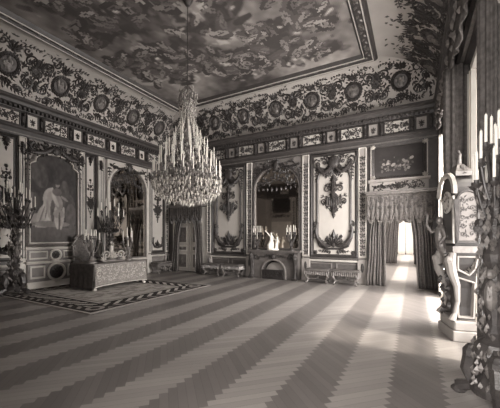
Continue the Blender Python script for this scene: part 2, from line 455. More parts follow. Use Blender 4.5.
# ---- painted ceiling and its frame
CX0, CX1, CY0, CY1 = XL + OFF['left'], XR - OFF['right'], YF + OFF['front'], YB - OFF['back']
def ceiling_picture():
    nx, ny = 190, 210
    X, Y = np.meshgrid(np.linspace(CX0, CX1, nx), np.linspace(CY0, CY1, ny))
    a = fbm(nx, ny, 4, 5); b = fbm(nx, ny, 9, 23); c = fbm(nx, ny, 22, 41, 3)
    img = 92 + 70*(a-.5) + 46*(b-.5)
    # open sky towards the corner over the chandelier and between the groups
    img += 26*np.exp(-(((X+7.4)/1.0)**2 + ((Y-8.9)/.9)**2)) + 16*np.exp(-(((X+3.4)/1.6)**2 + ((Y-6.6)/.7)**2))
    r = random.Random(31)
    groups = [(-8.2, 7.4, .5, 12), (-7.2, 8.0, .5, 12), (-3.4, 7.4, .6, 14), (-1.9, 8.9, .4, 10), (-5.0, 8.9, .5, 12), (-8.2, 6.2, .4, 10), (-5.2, 4.2, .8, 16), (-7.2, 4.4, .7, 14), (-3.2, 4.6, .7, 12), (-1.8, 6.2, .5, 10), (-7.9, 5.0, .5, 9), (-6.9, 6.6, .75, 17), (-5.6, 7.5, .85, 20), (-4.2, 8.3, .8, 18), (-2.9, 8.6, .6, 14), (-2.0, 7.4, .6, 14), (-6.1, 5.2, .9, 16), (-4.4, 6.2, .7, 12), (-2.6, 5.6, .7, 12), (-7.6, 3.4, .7, 12), (-4.0, 3.4, 1.0, 14)]
    for gx, gy, rad, n in groups:
        img -= 26*np.exp(-(((X-gx)/rad)**2 + ((Y-gy)/(rad*.7))**2)) * (.5 + b)
        for _ in range(n):
            x = gx + r.gauss(0, rad*.7); y = gy + r.gauss(0, rad*.45); an = r.uniform(0, pi); s = r.uniform(.09, .22)
            wx = X + .5*s*(c-.5)*4; wy = Y + .5*s*(b-.5)*4
            img[blob(wx, wy, x, y, s*1.9, s*.9, an)] = r.choice((50, 56, 62, 70, 58))
            x2 = x + cos(an)*s*1.5; y2 = y + sin(an)*s*1.5
            img[blob(wx, wy, x2, y2, s*.55, s*.55)] = r.choice((64, 118, 82))
            if r.random() < .45: img[blob(wx, wy, x + r.uniform(-.2, .2), y + r.uniform(-.2, .2), s*.8, s*.35, r.uniform(0, pi))] = r.choice((112, 124, 140))
    m_ = fbm(nx, ny, 13, 91, 4); q = np.zeros_like(img)
    for gx, gy, rad, n in groups: q = np.maximum(q, np.exp(-(((X-gx)/(rad*1.5))**2 + ((Y-gy)/(rad*1.1))**2)))
    dk = q*.5 + m_ > .86; img[dk] = img[dk]*.35 + 58*.65; lt = (q > .25) & (m_ < .36); img[lt] += 26
    img += 34*(c-.5)
    k = img.copy(); k[1:-1, 1:-1] = (img[1:-1, 1:-1]*2 + img[:-2, 1:-1] + img[2:, 1:-1] + img[1:-1, :-2] + img[1:-1, 2:])/6; img = 92 + (k-92)*1.25 - 4
    img = np.clip(img*1.2 + 14, 74, 200)
    for gx, gy, rad, n in groups:                     # the painted figures themselves
        for _ in range(int(n*.65)):
            x = gx + r.gauss(0, rad*.75); y = gy + r.gauss(0, rad*.5); an = r.uniform(0, 2*pi); s = r.uniform(.1, .19)
            px, py = cos(an), sin(an); v = r.choice((104, 116, 130, 150)); dk_ = r.choice((70, 78, 88))
            img[blob(X, Y, x - px*s*1.2 + py*s*.4, y - py*s*1.2 - px*s*.4, s*2.0, s*.95, an + r.uniform(-.5, .5))] = dk_
            for q in (-1, 1): img[blob(X, Y, x - px*s*1.5 - py*s*.35*q, y - py*s*1.5 + px*s*.35*q, s*1.0, s*.24, an + .25*q)] = v - 10
            img[blob(X, Y, x, y, s*.85, s*.45, an)] = v
            img[blob(X, Y, x + px*s*.5 - py*s*.8, y + py*s*.5 + px*s*.8, s*.75, s*.17, an + r.uniform(.6, 1.8))] = v - 6
            img[blob(X, Y, x + px*s*1.15, y + py*s*1.15, s*.3, s*.27, an)] = r.choice((v, 84))
    return np.clip(img + 10*(c-.5), 70, 205)
pm = MB(lambda x, y, z: (x, z, 7.06))
grid_paint(pm, CX0+.42, CX1-.42, CY0+.42, CY1-.42, ceiling_picture())
cp = tag(pm.build('ceiling_painting', FRESCO), 'large dark painted ceiling of cloud-borne figures inside a rectangular gilt frame', 'painting')
def ring_xy(mb, prof):
    mb.xf = lambda x, y, z: (x, z, 7.16 + y)
    mb.sweep([(CX0, CY0), (CX1, CY0), (CX1, CY1), (CX0, CY1)], prof)
fr_ = thing('ceiling_frame', 'heavy carved rectangular moulding around the painted ceiling', 'frame', ((CX0+CX1)/2, (CY0+CY1)/2, 7.1))
off = (-(CX0+CX1)/2, -(CY0+CY1)/2, -7.1)
mb = MB(); ring_xy(mb, [(0, 0), (0, .12), (.05, .2), (.1, .2)]); ring_xy(mb, [(.13, .2), (.15, .14), (.31, .12), (.33, .2)]); ring_xy(mb, [(.36, .2), (.40, .14), (.44, .06)])
mb.build('frame_moulding', ENT, fr_, off)
mb = MB(); ring_xy(mb, [(.095, .19), (.105, .22), (.125, .22), (.13, .19)]); ring_xy(mb, [(.33, .19), (.335, .22), (.35, .22), (.355, .19)])
mb.build('frame_fillet', IVORY, fr_, off)
mb = MB(lambda x, y, z: (x, z, 7.03 + y)); r = random.Random(5)
for (x0, y0, x1, y1) in ((CX0+.23, CY0+.3, CX0+.23, CY1-.3), (CX1-.23, CY0+.3, CX1-.23, CY1-.3), (CX0+.3, CY1-.23, CX1-.3, CY1-.23)):
    L = math.hypot(x1-x0, y1-y0); n = int(L/.16); an = math.atan2(y1-y0, x1-x0)
    for i in range(n):
        t = (i+.5)/n; mb.leaf(x0+(x1-x0)*t, y0+(y1-y0)*t, an + (.5 if i % 2 else -.5), .16, .09, .035)
        if i % 6 == 0: mb.rose(x0+(x1-x0)*t, y0+(y1-y0)*t, .08, 6, .05)
mb.build('frame_carving', GILTM, fr_, off)

# ---- entablature
ENTP = [(0, 4.62), (.10, 4.62), (.12, 4.68), (.14, 4.68), (.15, 4.80), (.19, 4.84), (.19, 4.88), (.09, 4.90), (.09, 5.36), (.15, 5.38), (.18, 5.46), (.28, 5.50), (.30, 5.58), (.36, 5.62), (.36, 5.70), (0, 5.74)]
def entablature(name, fr, x0, x1, bigs, smalls, flip=False):
    mb = MB(); mb.mould(x0, x1, ENTP, 1, 1)
    n = int((x1-x0)/.13)
    for i in range(n):                       # dentils under the cornice
        x = x0 + .4 + (x1-x0-.8)*i/n; mb.box(x, x+.06, -.27, -.1, 5.40, 5.47)
    o = struct(mb.build(name, ENT, None, fr[0], fr[1]))
    mb = MB(); mb.mould(x0, x1, [(.12, 4.655), (.175, 4.65), (.175, 4.685), (.12, 4.69)], 1, 1)
    mb.build('light_fillet', GILTM, o)
    r = random.Random(len(name))
    for c in bigs:
        if not x0+.45 < c < x1-.45: continue
        p = MB(); p.box(c-.36, c+.36, -.125, -.085, 4.93, 5.33, .02); po = p.build('relief_panel', IVORY if flip else PALE, o)
        q = MB(lambda x, y, z, c=c: (c+x, y-.125, 5.13+z))
        q.sweep([(-.38, -.22), (.38, -.22), (.38, .22), (-.38, .22)], [(0, 0), (0, .03), (.035, .03), (.04, 0)])
        for sg in (1, -1):
            q.spiral(sg*.17, 0, .1, 0 if sg > 0 else pi, 1.2, sg, .018, .01, -.01, 12, 4)
            for _ in range(30): q.leaf(sg*r.uniform(.05, .33), r.uniform(-.16, .16), r.uniform(0, 6.3), r.uniform(.06, .12), .05, .02)
        q.rose(0, 0, .09, 7, .03); q.build('relief_carving', GILT, po)
    for c in smalls:
        if not x0+.45 < c < x1-.45: continue
        p = MB(); p.box(c-.15, c+.15, -.125, -.085, 4.93, 5.33, .02); po = p.build('relief_panel', WALLC if flip else IVORY, o)
        q = MB(lambda x, y, z, c=c: (c+x, y-.125, 5.13+z))
        q.sweep([(-.17, -.22), (.17, -.22), (.17, .22), (-.17, .22)], [(0, 0), (0, .03), (.03, .03), (.035, 0)])
        q.palmette(0, -.02, .13, 5, .03); q.palmette(0, -.05, .1, 4, .03, pi+.4, 2*pi-.4); q.build('relief_carving', GILT, po)
        for sg in (1, -1):                  # scrolled consoles beside the small reliefs
            p = MB(); x = c + sg*.25; p.box(x-.045, x+.045, -.17, -.085, 4.92, 5.34, .02); p.ell(x, -.19, 5.27, .05, .06, .06, 8, 5); p.ell(x, -.17, 5.0, .04, .05, .05, 8, 5)
            p.build('console', GILT, o)
entablature('trim_1', LEFT, YF, YB, [5.5+1.4*k for k in range(-1, 4)], [4.8+1.4*k for k in range(0, 5)])
entablature('trim_2', BACK, XL, XR, [-4.6+1.38*k for k in range(-4, 5)], [-3.91+1.38*k for k in range(-5, 5)], True)
entablature('trim_3', RIGHT, -YB, -YF, [], [])
entablature('trim_4', FRONT, -XR, -XL, [4.6+1.38*k for k in range(-3, 5)], [])

# ---- dado and skirting
def dado(fr, segs, side):
    mb = MB(); md = MB(); sk = MB()
    for a, b in segs:
        mb.mould(a, b, [(0, .72), (.07, .72), (.09, .76), (.05, .79), (0, .79)])
        md.mould(a, b, [(0, .79), (.05, .79), (.05, .83), (.1, .84), (.1, .87), (0, .87)])
        sk.mould(a, b, [(0, 0), (.08, 0), (.08, .16), (.05, .2), (0, .22)])
        n = max(1, int((b-a)/.9)); w = (b-a)/n
        for i in range(n):
            x = a + w*i; sk.sweep([(x+.07, .27), (x+w-.07, .27), (x+w-.07, .68), (x+.07, .68)], [(0, 0), (.01, .03), (.04, .03), (.05, 0)])
    o = struct(sk.build('baseboard_' + side, MIDC, None, fr[0], fr[1]))
    mb.build('dado_rail', IVORY, o); md.build('dado_cap', DARKC, o)
dado(BACK, [(-7.86, -5.8), (-3.55, -1.38)], 'back')
dado(LEFT, [(YF, 4.55), (6.45, 7.35), (9.42, 10.7)], 'left')

# ---- windows of the right wall (seen edge-on from here)
def window(n, y0, y1, z0, z1):
    w = y1-y0; c = (y0+y1)/2
    mb = MB(); p = [(-.06, .02), (-.06, .08), (.04, .08), (.08, .02)]
    mb.sweep([(-w/2, z0), (w/2, z0), (w/2, z1), (-w/2, z1)], p)
    for x in (-w/2+.04, -.06, w/2-.16): mb.box(x, x+.12, .22, .30, z0, z1)
    for z in [z0, z0+.75] + [z0+.75+(z1-z0-.87)*k/4 for k in range(1, 5)]: mb.box(-w/2, w/2, .23, .29, z, z+.07)
    o = struct(mb.build('window_%d' % n, IVORY, None, (XR, c, 0), -pi/2))
    g = MB(); g.box(-w/2+.02, w/2-.02, .255, .262, z0, z1); g.build('window_pane', GLASS, o)
window(1, 6.35, 9.5, .06, 4.35); window(2, 2.65, 5.95, .06, 4.35)

# ---- the enfilade beyond the open doorway
def shell(name, boxes, m):
    mb = MB()
    for b in boxes: mb.box(*b)
    return struct(mb.build(name, m))
shell('wall_next_left', [(-4.3, -4.0, 11.2, 31.2, 0, 5.2)], WALLC)
shell('wall_next_right', [(.9, 1.3, 11.2, 12.2, 0, 5.2), (.9, 1.3, 18, 22.4, 0, 5.2), (.9, 1.3, 29.6, 31.2, 0, 5.2), (.9, 1.3, 12.2, 18, 4.3, 5.2), (.9, 1.3, 22.4, 29.6, 4.3, 5.2)], WALLC)
shell('wall_next_partition', [(-4.0, -1.15, 20, 20.4, 0, 5.2), (.1, .9, 20, 20.4, 0, 5.2), (-1.15, .1, 20, 20.4, 2.95, 5.2)], MIDC)
shell('wall_next_end', [(-4.0, -1.25, 31, 31.3, 0, 5.2), (.05, .9, 31, 31.3, 0, 5.2), (-1.25, .05, 31, 31.3, 3.1, 5.2), (-1.25, .05, 31, 31.3, 0, .25)], MIDC)
shell('ceiling_next', [(-4.3, 1.3, 11.2, 31.3, 5.2, 5.4)], CEILC)
mb = MB(); mb.sweep([(-.65, .25), (.65, .25), (.65, 3.1), (-.65, 3.1)], [(-.1, .01), (-.1, .06), (.05, .06), (.06, -.1)])
mb.box(-.04, .04, .05, .12, .25, 3.1)
for z in (.9, 1.65, 2.4): mb.box(-.65, .65, .06, .11, z, z+.05)
o = struct(mb.build('window_3', IVORY, None, (-.6, 31, 0), 0)); g = MB(); g.box(-.64, .64, .08, .085, .26, 3.09); g.build('window_pane', GLASS, o)
# ------------------------------------------------------------------ carved wall panels and pilasters
def at(fr, x, z=0.0, out=0.0):
    """a place on a wall: local x along it, height z, distance out from it"""
    (ox, oy, oz), r = fr
    return (ox + cos(r)*x + sin(r)*out, oy + sin(r)*x - cos(r)*out, oz + z)

def carved_panel(label, fr, xc, w, z0, z1, seed, rich=True):
    r = random.Random(seed); h = z1-z0; zc = h/2
    t = thing('carved_wall_panel', label, 'wall panel', at(fr, xc, z0, .0), fr[1], 'carved panels of the walls')
    g = MB(); g.box(-w/2, w/2, -.02, 0, 0, h, .008); g.build('panel_ground', PALE, t)
    f = MB(lambda x, y, z: (x, y-.02, z))
    f.sweep([(-w/2, 0), (w/2, 0), (w/2, h), (-w/2, h)], [(0, 0), (0, .05), (.03, .07), (.05, .05), (.055, .02), (.09, .02), (.1, 0)])
    if rich:
        f.sweep([(-w/2+.2, .62), (-w/2+.3, .36), (-w/2+.55, .26), (w/2-.55, .26), (w/2-.3, .36), (w/2-.2, .62), (w/2-.2, h-.95), (w/2-.32, h-.55), (-w/2+.32, h-.55), (-w/2+.2, h-.95)], [(0, 0), (.0, .04), (.04, .06), (.07, .03), (.075, 0)])
    f.build('panel_moulding', GILT, t)
    T = lambda dx, dz: (lambda x, y, z: (x+dx, y-.022, z+dz))
    k = min(1, w/1.45)
    # crest: shell cartouche with swags
    c = MB(T(0, h-.42*k-.05))
    c.ell(0, -.05, .12*k, .2*k, .09, .24*k, 12, 7)
    for i in range(9): c.leaf(0, .1*k, 2*pi*i/9+.2, .36*k, .16*k, .07)
    c.palmette(0, -.1*k, .34*k, 7, .05, pi+.3, 2*pi-.3)
    c.leaf(0, -.25*k, -pi/2, .5*k, .22*k, .06)
    if rich:
        for sg in (1, -1):
            c.garland(0, .12, sg*(w/2-.22), .12, .34, .085, r, 13, -.02)
            c.spiral(sg*(w/2-.24), .1, .19, pi/2, 1.2, -sg, .035, .015, -.03, 14)
            c.spiral(sg*.32, .16, .12, pi/2, 1.1, sg, .03, .012, -.03, 12)
            c.frond([(sg*(.2+.1*i), .36 - .012*i*i) for i in range(5)], .15, .07, r, .02, .04)
            c.frond([(sg*(w/2-.2), -.05-.11*i) for i in range(6)], .13, .07, r, .02, .04)
            c.frond([(sg*.1+sg*.07*i, -.25-.05*i) for i in range(4)], .14, .08, r, .02, .04)
    c.build('crest_swag', GILT, t)
    # trophy hanging in the middle
    th = (.36 if rich else .4)*h
    c = MB(T(0, h*.58))
    c.rose(0, th*.42, .13*k, 8, .05); c.palmette(0, th*.42, .24*k, 7, .04)
    c.garland(0, th*.42, 0, -th*.1, 0, .09*k, r, 9, -.01)
    for sg in (1, -1):
        c.spiral(sg*.22*k, th*.2, .12*k, pi/2, 1.1, -sg, .028, .012, -.02, 12)
        c.frond([(sg*.05, th*.3), (sg*.15*k, th*.26), (sg*.24*k, th*.3), (sg*.3*k, th*.38)], .14*k, .07, r, .015, .04)
        c.spiral(sg*.34*k, -th*.12, .11*k, -pi/2, 1.2, sg, .03, .012, -.02, 12)
        c.frond([(sg*.06, -th*.05), (sg*.2*k, -th*.01), (sg*.36*k, 0), (sg*.46*k, th*.06)], .15*k, .08, r, .018, .04)
        c.frond([(sg*.34*k, -th*.15), (sg*.26*k, -th*.26), (sg*.14*k, -th*.34), (0, -th*.42)], .13*k, .07, r, .018, .04)
    for i in range(-3, 4): c.box(i*.08*k-.025*k, i*.08*k+.025*k, -.06, 0, -th*.22-(3-abs(i))*.03, -th*.02, .01)
    c.palmette(0, -th*.24, .24*k, 7, .05, pi+.2, 2*pi-.2); c.garland(0, -th*.3, 0, -th*.5, 0, .06*k, r, 5, 0); c.leaf(0, -th*.47, -pi/2, .17*k, .1*k, .05)
    c.build('hanging_trophy', GILT, t)
    # foot: palmette between two long scrolls
    c = MB(T(0, 0))
    if rich:
        for sg in (1, -1):
            pts = [(sg*(w/2-.2), -.03, 1.15), (sg*(w/2-.19), -.03, .9), (sg*(w/2-.24), -.03, .68), (sg*(w/2-.38), -.03, .5), (sg*.3, -.03, .41), (sg*.1, -.03, .4)]
            c.tube(pts, [.03, .06, .08, .085, .07, .04], 7)
            for i in range(len(pts)-1):
                for q in range(3): c.leaf(pts[i][0], pts[i][2], r.uniform(0, 6.3), .15, .09, .09)
            c.spiral(sg*(w/2-.2), 1.2, .1, -pi/2, 1.1, sg, .03, .012, -.03, 12)
            c.spiral(sg*.26, .22, .1, 0 if sg > 0 else pi, 1.2, sg, .025, .012, -.02, 12)
            c.frond([(sg*(.1+.09*i), .17 + .01*i) for i in range(6)], .11, .06, r, .02, .04)
            c.rose(sg*(w/2-.16), .16, .1, 6, .04)
        c.palmette(0, .42, .46, 9, .07); c.palmette(0, .46, .3, 7, .09); c.leaf(0, .5, pi/2, .5, .22, .08)
        for i in range(26): c.leaf(r.uniform(-.36, .36), r.uniform(.4, .68), r.uniform(.3, 2.8), .15, .08, .06)
    else:
        c.palmette(0, .3, .34*k, 9, .06); c.leaf(0, .32, pi/2, .5*k, .2*k, .07)
        for sg in (1, -1):
            c.tube([(sg*w*.33, -.03, .62), (sg*w*.34, -.03, .42), (sg*w*.25, -.03, .27), (0, -.03, .22)], [.02, .04, .05, .04], 6)
            c.spiral(sg*w*.3, .66, .06, -pi/2, 1.0, sg, .02, .01, -.03, 10)
            for i in range(6): c.leaf(sg*r.uniform(.05, w*.36), r.uniform(.2, .4), r.uniform(0, 3.1), .12, .07, .05)
    c.build('foot_palmette', GILT, t)
    return t
carved_panel('wide pale panel with dark carved trophy, between the door curtain and the mantel mirror', BACK, -6.9, 1.66, .89, 4.6, 1)
carved_panel('wide pale panel with dark carved trophy, left of the open doorway above two stools', BACK, -2.47, 1.64, .89, 4.6, 2)
carved_panel('slim pale panel with dark carving at far end of the left wall, nearest the corner', LEFT, 10.0, .82, .89, 4.6, 3, False)
carved_panel('slim pale panel with dark carving between the portrait and the tall mirror', LEFT, 6.73, .46, .89, 4.6, 4, False)
carved_panel('slim pale panel with dark carving left of the portrait, at the picture edge', LEFT, 4.16, .56, .89, 4.6, 5, False)
carved_panel('pale panel with dark carving on the wall facing the mantel, seen in its mirror', FRONT, 7.08, 1.5, .89, 4.6, 6)

def pilaster(n, fr, xc, w, z0=.0, z1=4.64, reeds=False, seed=0):
    r = random.Random(seed)
    mb = MB(); mb.box(xc-w/2, xc+w/2, -.07, 0, z0, z1, .01)
    mb.box(xc-w/2-.03, xc+w/2+.03, -.1, 0, z0, z0+.8, .015)
    o = struct(mb.build('trim_%d' % n, WALLC if not reeds else IVORY, None, fr[0], fr[1]))
    e = MB(lambda x, y, z: (x+xc, y-.07, z))
    e.sweep([(-w/2, .9), (w/2, .9), (w/2, z1), (-w/2, z1)], [(0, 0), (0, .025), (.025, .035), (.04, .0)])
    e.build('pilaster_edge', IVORY, o)
    c = MB(lambda x, y, z: (x+xc, y-.07, z))
    if reeds:
        for i in range(3):
            x = -w/2 + w*(i+.5)/3
            c.tube([(x, 0, .95), (x, 0, z1-.5)], w*.085, 6)
        c.palmette(0, z1-.4, .2, 7, .05); c.garland(0, z1-.2, 0, z1-.5, 0, .07, r, 5)
    else:
        n_ = int((z1-1.1)/.2)
        for i in range(n_):
            z = 1.0 + i*.2
            for sg in (1, -1):
                c.spiral(sg*w*.18, z, w*.16, 0, 1.0, sg, .014, .008, -.01, 8, 4)
                c.leaf(sg*w*.1, z+.05, pi/2 - sg*.8, .12, .06, .03)
            c.leaf(0, z, pi/2, .16, .07, .04)
        c.ell(0, -.03, .55, w*.2, .03, .16, 8, 5)
    c.build('pilaster_carving', GILT, o)
pilaster(5, BACK, -5.86, .26, seed=1); pilaster(6, BACK, -3.48, .26, seed=2); pilaster(7, BACK, -1.5, .26, seed=3); pilaster(8, BACK, -7.9, .2, seed=4)
pilaster(14, FRONT, 8.0, .26, seed=8); pilaster(9, LEFT, 4.56, .2, reeds=True); pilaster(10, LEFT, 6.4, .18, reeds=True); pilaster(11, LEFT, 7.13, .24, reeds=True); pilaster(12, LEFT, 9.47, .2, reeds=True); pilaster(13, LEFT, 10.55, .2, seed=5)

# ------------------------------------------------------------------ arched frames
def arch_pts(w, zs, rise, n=16, shoulder=0.0):
    """opening outline, anticlockwise from the lower left seen from the room; sides end at zs"""
    a = w/2
    if shoulder:                                  # cusped head: a small quarter hollow, then a flat curve
        top = []
        for i in range(n+1):
            t = pi*i/n; x = (a-shoulder)*cos(t); top.append((x, zs + shoulder*.8 + (rise-shoulder*.8)*sin(t)**.8))
        return [(-a, 0), (a, 0), (a, zs)] + [(a - shoulder*.25, zs+shoulder*.4)] + top + [(-a + shoulder*.25, zs+shoulder*.4), (-a, zs)]
    return [(-a, 0), (a, 0)] + [(a*cos(pi*i/n), zs + rise*sin(pi*i/n)) for i in range(n+1)]
def spandrel(mb, pts, w, z1, y0, y1):
    P = [p for p in pts[2:]]
    for (x0, z0), (x2, z2) in zip(P[:-1], P[1:]):
        if abs(x0-x2) < 1e-6: continue
        mb.prism([(x2, z2), (x0, z0), (x0, z1), (x2, z1)], y0, y1)

def tall_mirror(label, fr, xc, w, z0, zs, rise, z1, seed, body=IVORY, swag=True):
    r = random.Random(seed)
    t = thing('arched_mirror', label, 'mirror', at(fr, xc, z0, 0), fr[1])
    pts = arch_pts(w, zs-z0, rise)
    m = MB(lambda x, y, z: (x, y-.03, z)); m.add([(x, 0, z) for x, z in pts], [tuple(range(len(pts)))]); m.build('mirror_pane', MIRROR, t)
    b = MB(); spandrel(b, pts, w, z1-z0, -.05, 0)
    b.box(-w/2-.1, -w/2, -.05, 0, 0, z1-z0); b.box(w/2, w/2+.1, -.05, 0, 0, z1-z0); b.build('spandrel', PALE if swag else MIDC, t)
    f = MB(lambda x, y, z: (x, y-.02, z)); f.sweep(pts, [(-.13, 0), (-.13, .06), (-.1, .1), (-.05, .1), (-.03, .06)]); f.build('mirror_frame', body, t)
    f = MB(lambda x, y, z: (x, y-.02, z)); f.sweep(pts, [(-.035, .05), (-.03, .09), (.0, .09), (.02, .05), (.02, 0)]); f.build('inner_moulding', GILTM, t)
    c = MB(lambda x, y, z: (x, y-.07, z)); H = zs-z0+rise
    c.ell(0, -.06, H+.02, .12, .07, .16, 10, 6); c.palmette(0, H+.04, .3, 9, .06)
    c.palmette(0, H-.02, .22, 7, .06, pi+.2, 2*pi-.2)
    for sg in (1, -1):
        c.garland(sg*.08, H+.12, sg*(w/2), H+.02, .16, .06, r, 10)
        c.spiral(sg*w*.38, H-.02, .11, pi/2, 1.1, -sg, .02, .01, -.02, 12)
        c.frond([(sg*(w/2+.02), H-.1-.13*i) for i in range(5)], .13, .07, r, .018, .04)
    if not swag:
        for _ in range(70):
            x = r.uniform(-w/2, w/2); z = zs-z0 + rise*math.sqrt(max(0, 1-(2*x/w)**2)) + .12 + r.uniform(0, .5)
            if z < z1-z0-.05: c.leaf(x, z, r.uniform(0, 6.3), .15, .08, .05)
    c.build('mirror_crest', GILT, t)
    # carved lattice filling the head of the glass
    c = MB(lambda x, y, z: (x, y-.04, z+zs-z0))
    for _ in range(60):
        a = r.uniform(.1, pi-.1); q = r.uniform(.2, .92) ** .5
        c.leaf(q*w/2*cos(a)*.95, q*rise*sin(a)*.95, r.uniform(0, 6.3), .17, .08, .03)
    for i in range(5):
        for sg in (1, -1): c.spiral(sg*w*.09*(i+.5), .12+.06*(4-i), .09, i, 1.1, sg, .016, .009, -.015, 10, 4)
    for i in range(9):
        x = (i-4)*w*.105; c.leaf(x, .06, -pi/2, .2-.02*abs(i-4), .09, .04)
    c.build('head_tracery', GILT, t)
    return t
tall_mirror('tall arched mirror on the left wall under carved swags', LEFT, 8.38, 1.74, .75, 3.55, .87, 4.62, 21)
tall_mirror('arched mirror over the mantelpiece on the far wall', BACK, -4.67, 1.86, 1.16, 3.5, .82, 4.62, 22, GILT, False)

# ------------------------------------------------------------------ the portrait and the panelling under it
def portrait_img():
    nx, ny = 100, 190
    X, Y = np.meshgrid(np.linspace(0, 1, nx), np.linspace(0, 2, ny))     # y upwards, 2:1
    n = fbm(nx, ny, 5, 8); n2 = fbm(nx, ny, 14, 9, 3)
    img = 62 + 26*(n-.5)
    img += 34*np.clip(1-np.abs(X-.04)/.14, 0, 1)*(Y < 1.1)                # pale hanging at the left edge
    floor = Y < .38 + .03*np.sin(X*7); img[floor] = (84 + 20*(n[floor]-.5))
    def put(mask, v, nz=30): img[mask] = v + nz*(n2[mask]-.5)
    put(blob(X, Y, .78, .75, .20, .42), 70); put(blob(X, Y, .86, .62, .12, .3), 84); put(blob(X, Y, .72, 1.15, .1, .3), 74)
    put(blob(X, Y, .26, .5, .26, .17, .1), 132); put(blob(X, Y, .32, .62, .16, .26, -.3), 146); put(blob(X, Y, .41, .82, .14, .4, -.08), 162); put(blob(X, Y, .47, 1.1, .13, .15), 168)
    for i in range(6): put(blob(X, Y, .2+.05*i, .56+.06*i, .013, .24, -.34+.05*i), 104 if i % 2 else 152, 20)
    put(blob(X, Y, .44, .98, .17, .26), 146); put(blob(X, Y, .46, .8, .12, .36, .1), 134); put(blob(X, Y, .46, .42, .38, .07), 112); put(blob(X, Y, .2, 1.5, .16, .3, .3), 74); put(blob(X, Y, .56, .92, .12, .2, .2), 124); put(blob(X, Y, .52, .98, .04, .18, .4), 150); put(blob(X, Y, .56, 1.16, .1, .09), 88); put(blob(X, Y, .47, .72, .05, .25), 78)
    put(blob(X, Y, .55, .56, .05, .26, .08), 150); put(blob(X, Y, .67, .56, .045, .27, -.12), 142); put(blob(X, Y, .6, .66, .12, .1), 128)
    put(blob(X, Y, .61, .5, .02, .2), 80)
    put(blob(X, Y, .57, 1.33, .05, .07), 112); put(blob(X, Y, .57, 1.39, .08, .06), 66); put(blob(X, Y, .5, 1.31, .035, .1), 62)
    put(blob(X, Y, .72, 1.02, .1, .03, -.6), 116)
    img += 26*(fbm(nx, ny, 20, 77, 3)-.5)
    k = img.copy(); k[1:-1, 1:-1] = (img[1:-1, 1:-1]*2 + img[:-2, 1:-1] + img[2:, 1:-1] + img[1:-1, :-2] + img[1:-1, 2:])/6; img = k
    return np.clip(img, 40, 205)
pr = thing('portrait_painting', 'tall dark portrait of a pale-robed figure in an arched carved frame', 'painting', at(LEFT, 5.48, 1.41, 0), pi/2)
PW, PZS, PR_ = 1.5, 2.54, .3
mb = MB(lambda x, y, z: (x, -.03, z)); grid_paint(mb, -PW/2, PW/2, 0, 2.9, portrait_img()); mb.build('canvas', PAINT, pr)
pp = arch_pts(PW, PZS-.12, .45, 18, .16)
b = MB(); spandrel(b, pp, PW, 3.24, -.08, -.02); b.build('frame_head', MIDC, pr)
f = MB(lambda x, y, z: (x, y-.03, z)); f.sweep(pp, [(-.11, 0), (-.11, .07), (-.06, .11), (-.02, .08), (.03, .03), (.03, 0)]); f.build('frame_moulding', GILTM, pr)
f = MB(lambda x, y, z: (x, y-.03, z)); f.sweep(pp, [(-.02, .07), (-.01, .1), (.012, .1), (.02, .05)]); f.build('frame_fillet', IVORY, pr)
c = MB(lambda x, y, z: (x, y-.1, z-.12)); r = random.Random(4)
c.palmette(0, 3.04, .3, 9, .07); c.ell(0, -.05, 3.1, .13, .07, .13, 10, 6)
for sg in (1, -1):
    c.garland(sg*.05, 3.22, sg*.72, 2.95, .1, .08, r, 12)
    c.spiral(sg*.62, 3.1, .14, pi/2, 1.1, -sg, .03, .014, -.02, 12); c.spiral(sg*.3, 3.22, .1, pi/2, 1.1, sg, .03, .014, -.02, 12)
    c.frond([(sg*.8, 2.9-.16*i) for i in range(7)], .15, .08, r, .02, .05)
    for _ in range(40): c.leaf(sg*r.uniform(.1, .8), r.uniform(2.98, 3.3), r.uniform(0, 6.3), .14, .08, .05)
c.build('frame_carving', GILT, pr)

wp = thing('wainscot_panel', 'stepped wainscot with two round bosses under the portrait', 'wainscot', at(LEFT, 5.48, 0, 0), pi/2)
mb = MB(); mb.box(-.84, .84, -.10, 0, .84, 1.24, .01); mb.box(-.84, .84, -.16, 0, 0, .78, .015); mb.build('body', MIDC, wp)
mb = MB()
for z, o in ((.80, .2), (1.24, .15)): mb.mould(-.87, .87, [(0, z-.04), (o-.03, z-.04), (o, z), (o, z+.03), (0, z+.05)])
mb.mould(-.86, .86, [(0, .0), (.22, 0), (.22, .14), (.18, .2), (0, .22)]); mb.build('ledge', IVORY, wp)
mb = MB(lambda x, y, z: (x, y-.1, z))
for sg in (1, -1):
    a, b2 = sorted((sg*.24, sg*.78)); mb.sweep([(a, .9), (b2, .9), (b2, 1.16), (a, 1.16)], [(0, 0), (.01, .03), (.04, .03), (.05, 0)])
mb.xf = lambda x, y, z: (x, y-.16, z)
for sg in (1, -1):
    a, b2 = sorted((sg*.34, sg*.78)); mb.sweep([(a, .3), (b2, .3), (b2, .7), (a, .7)], [(0, 0), (.01, .03), (.05, .03), (.06, 0)])
mb.build('panel_moulding', IVORY, wp)
for z, R, o in ((1.02, .16, .1), (.48, .26, .16)):
    mb = MB(lambda x, y, z_, z=z, o=o: (x, y-o, z+z_)); mb.sweep([(R*cos(2*pi*i/24), R*sin(2*pi*i/24)) for i in range(24)], [(-.035, 0), (-.03, .05), (0, .06), (.03, .03), (.03, 0)])
    bo = mb.build('boss', IVORY, wp)
    mb = MB(lambda x, y, z_, z=z, o=o: (x, y-o, z+z_)); mb.rose(0, 0, R*.8, 9, .05); mb.ell(0, -.01, 0, R*.85, .015, R*.85, 16, 4); mb.build('boss_rosette', GILT, bo)

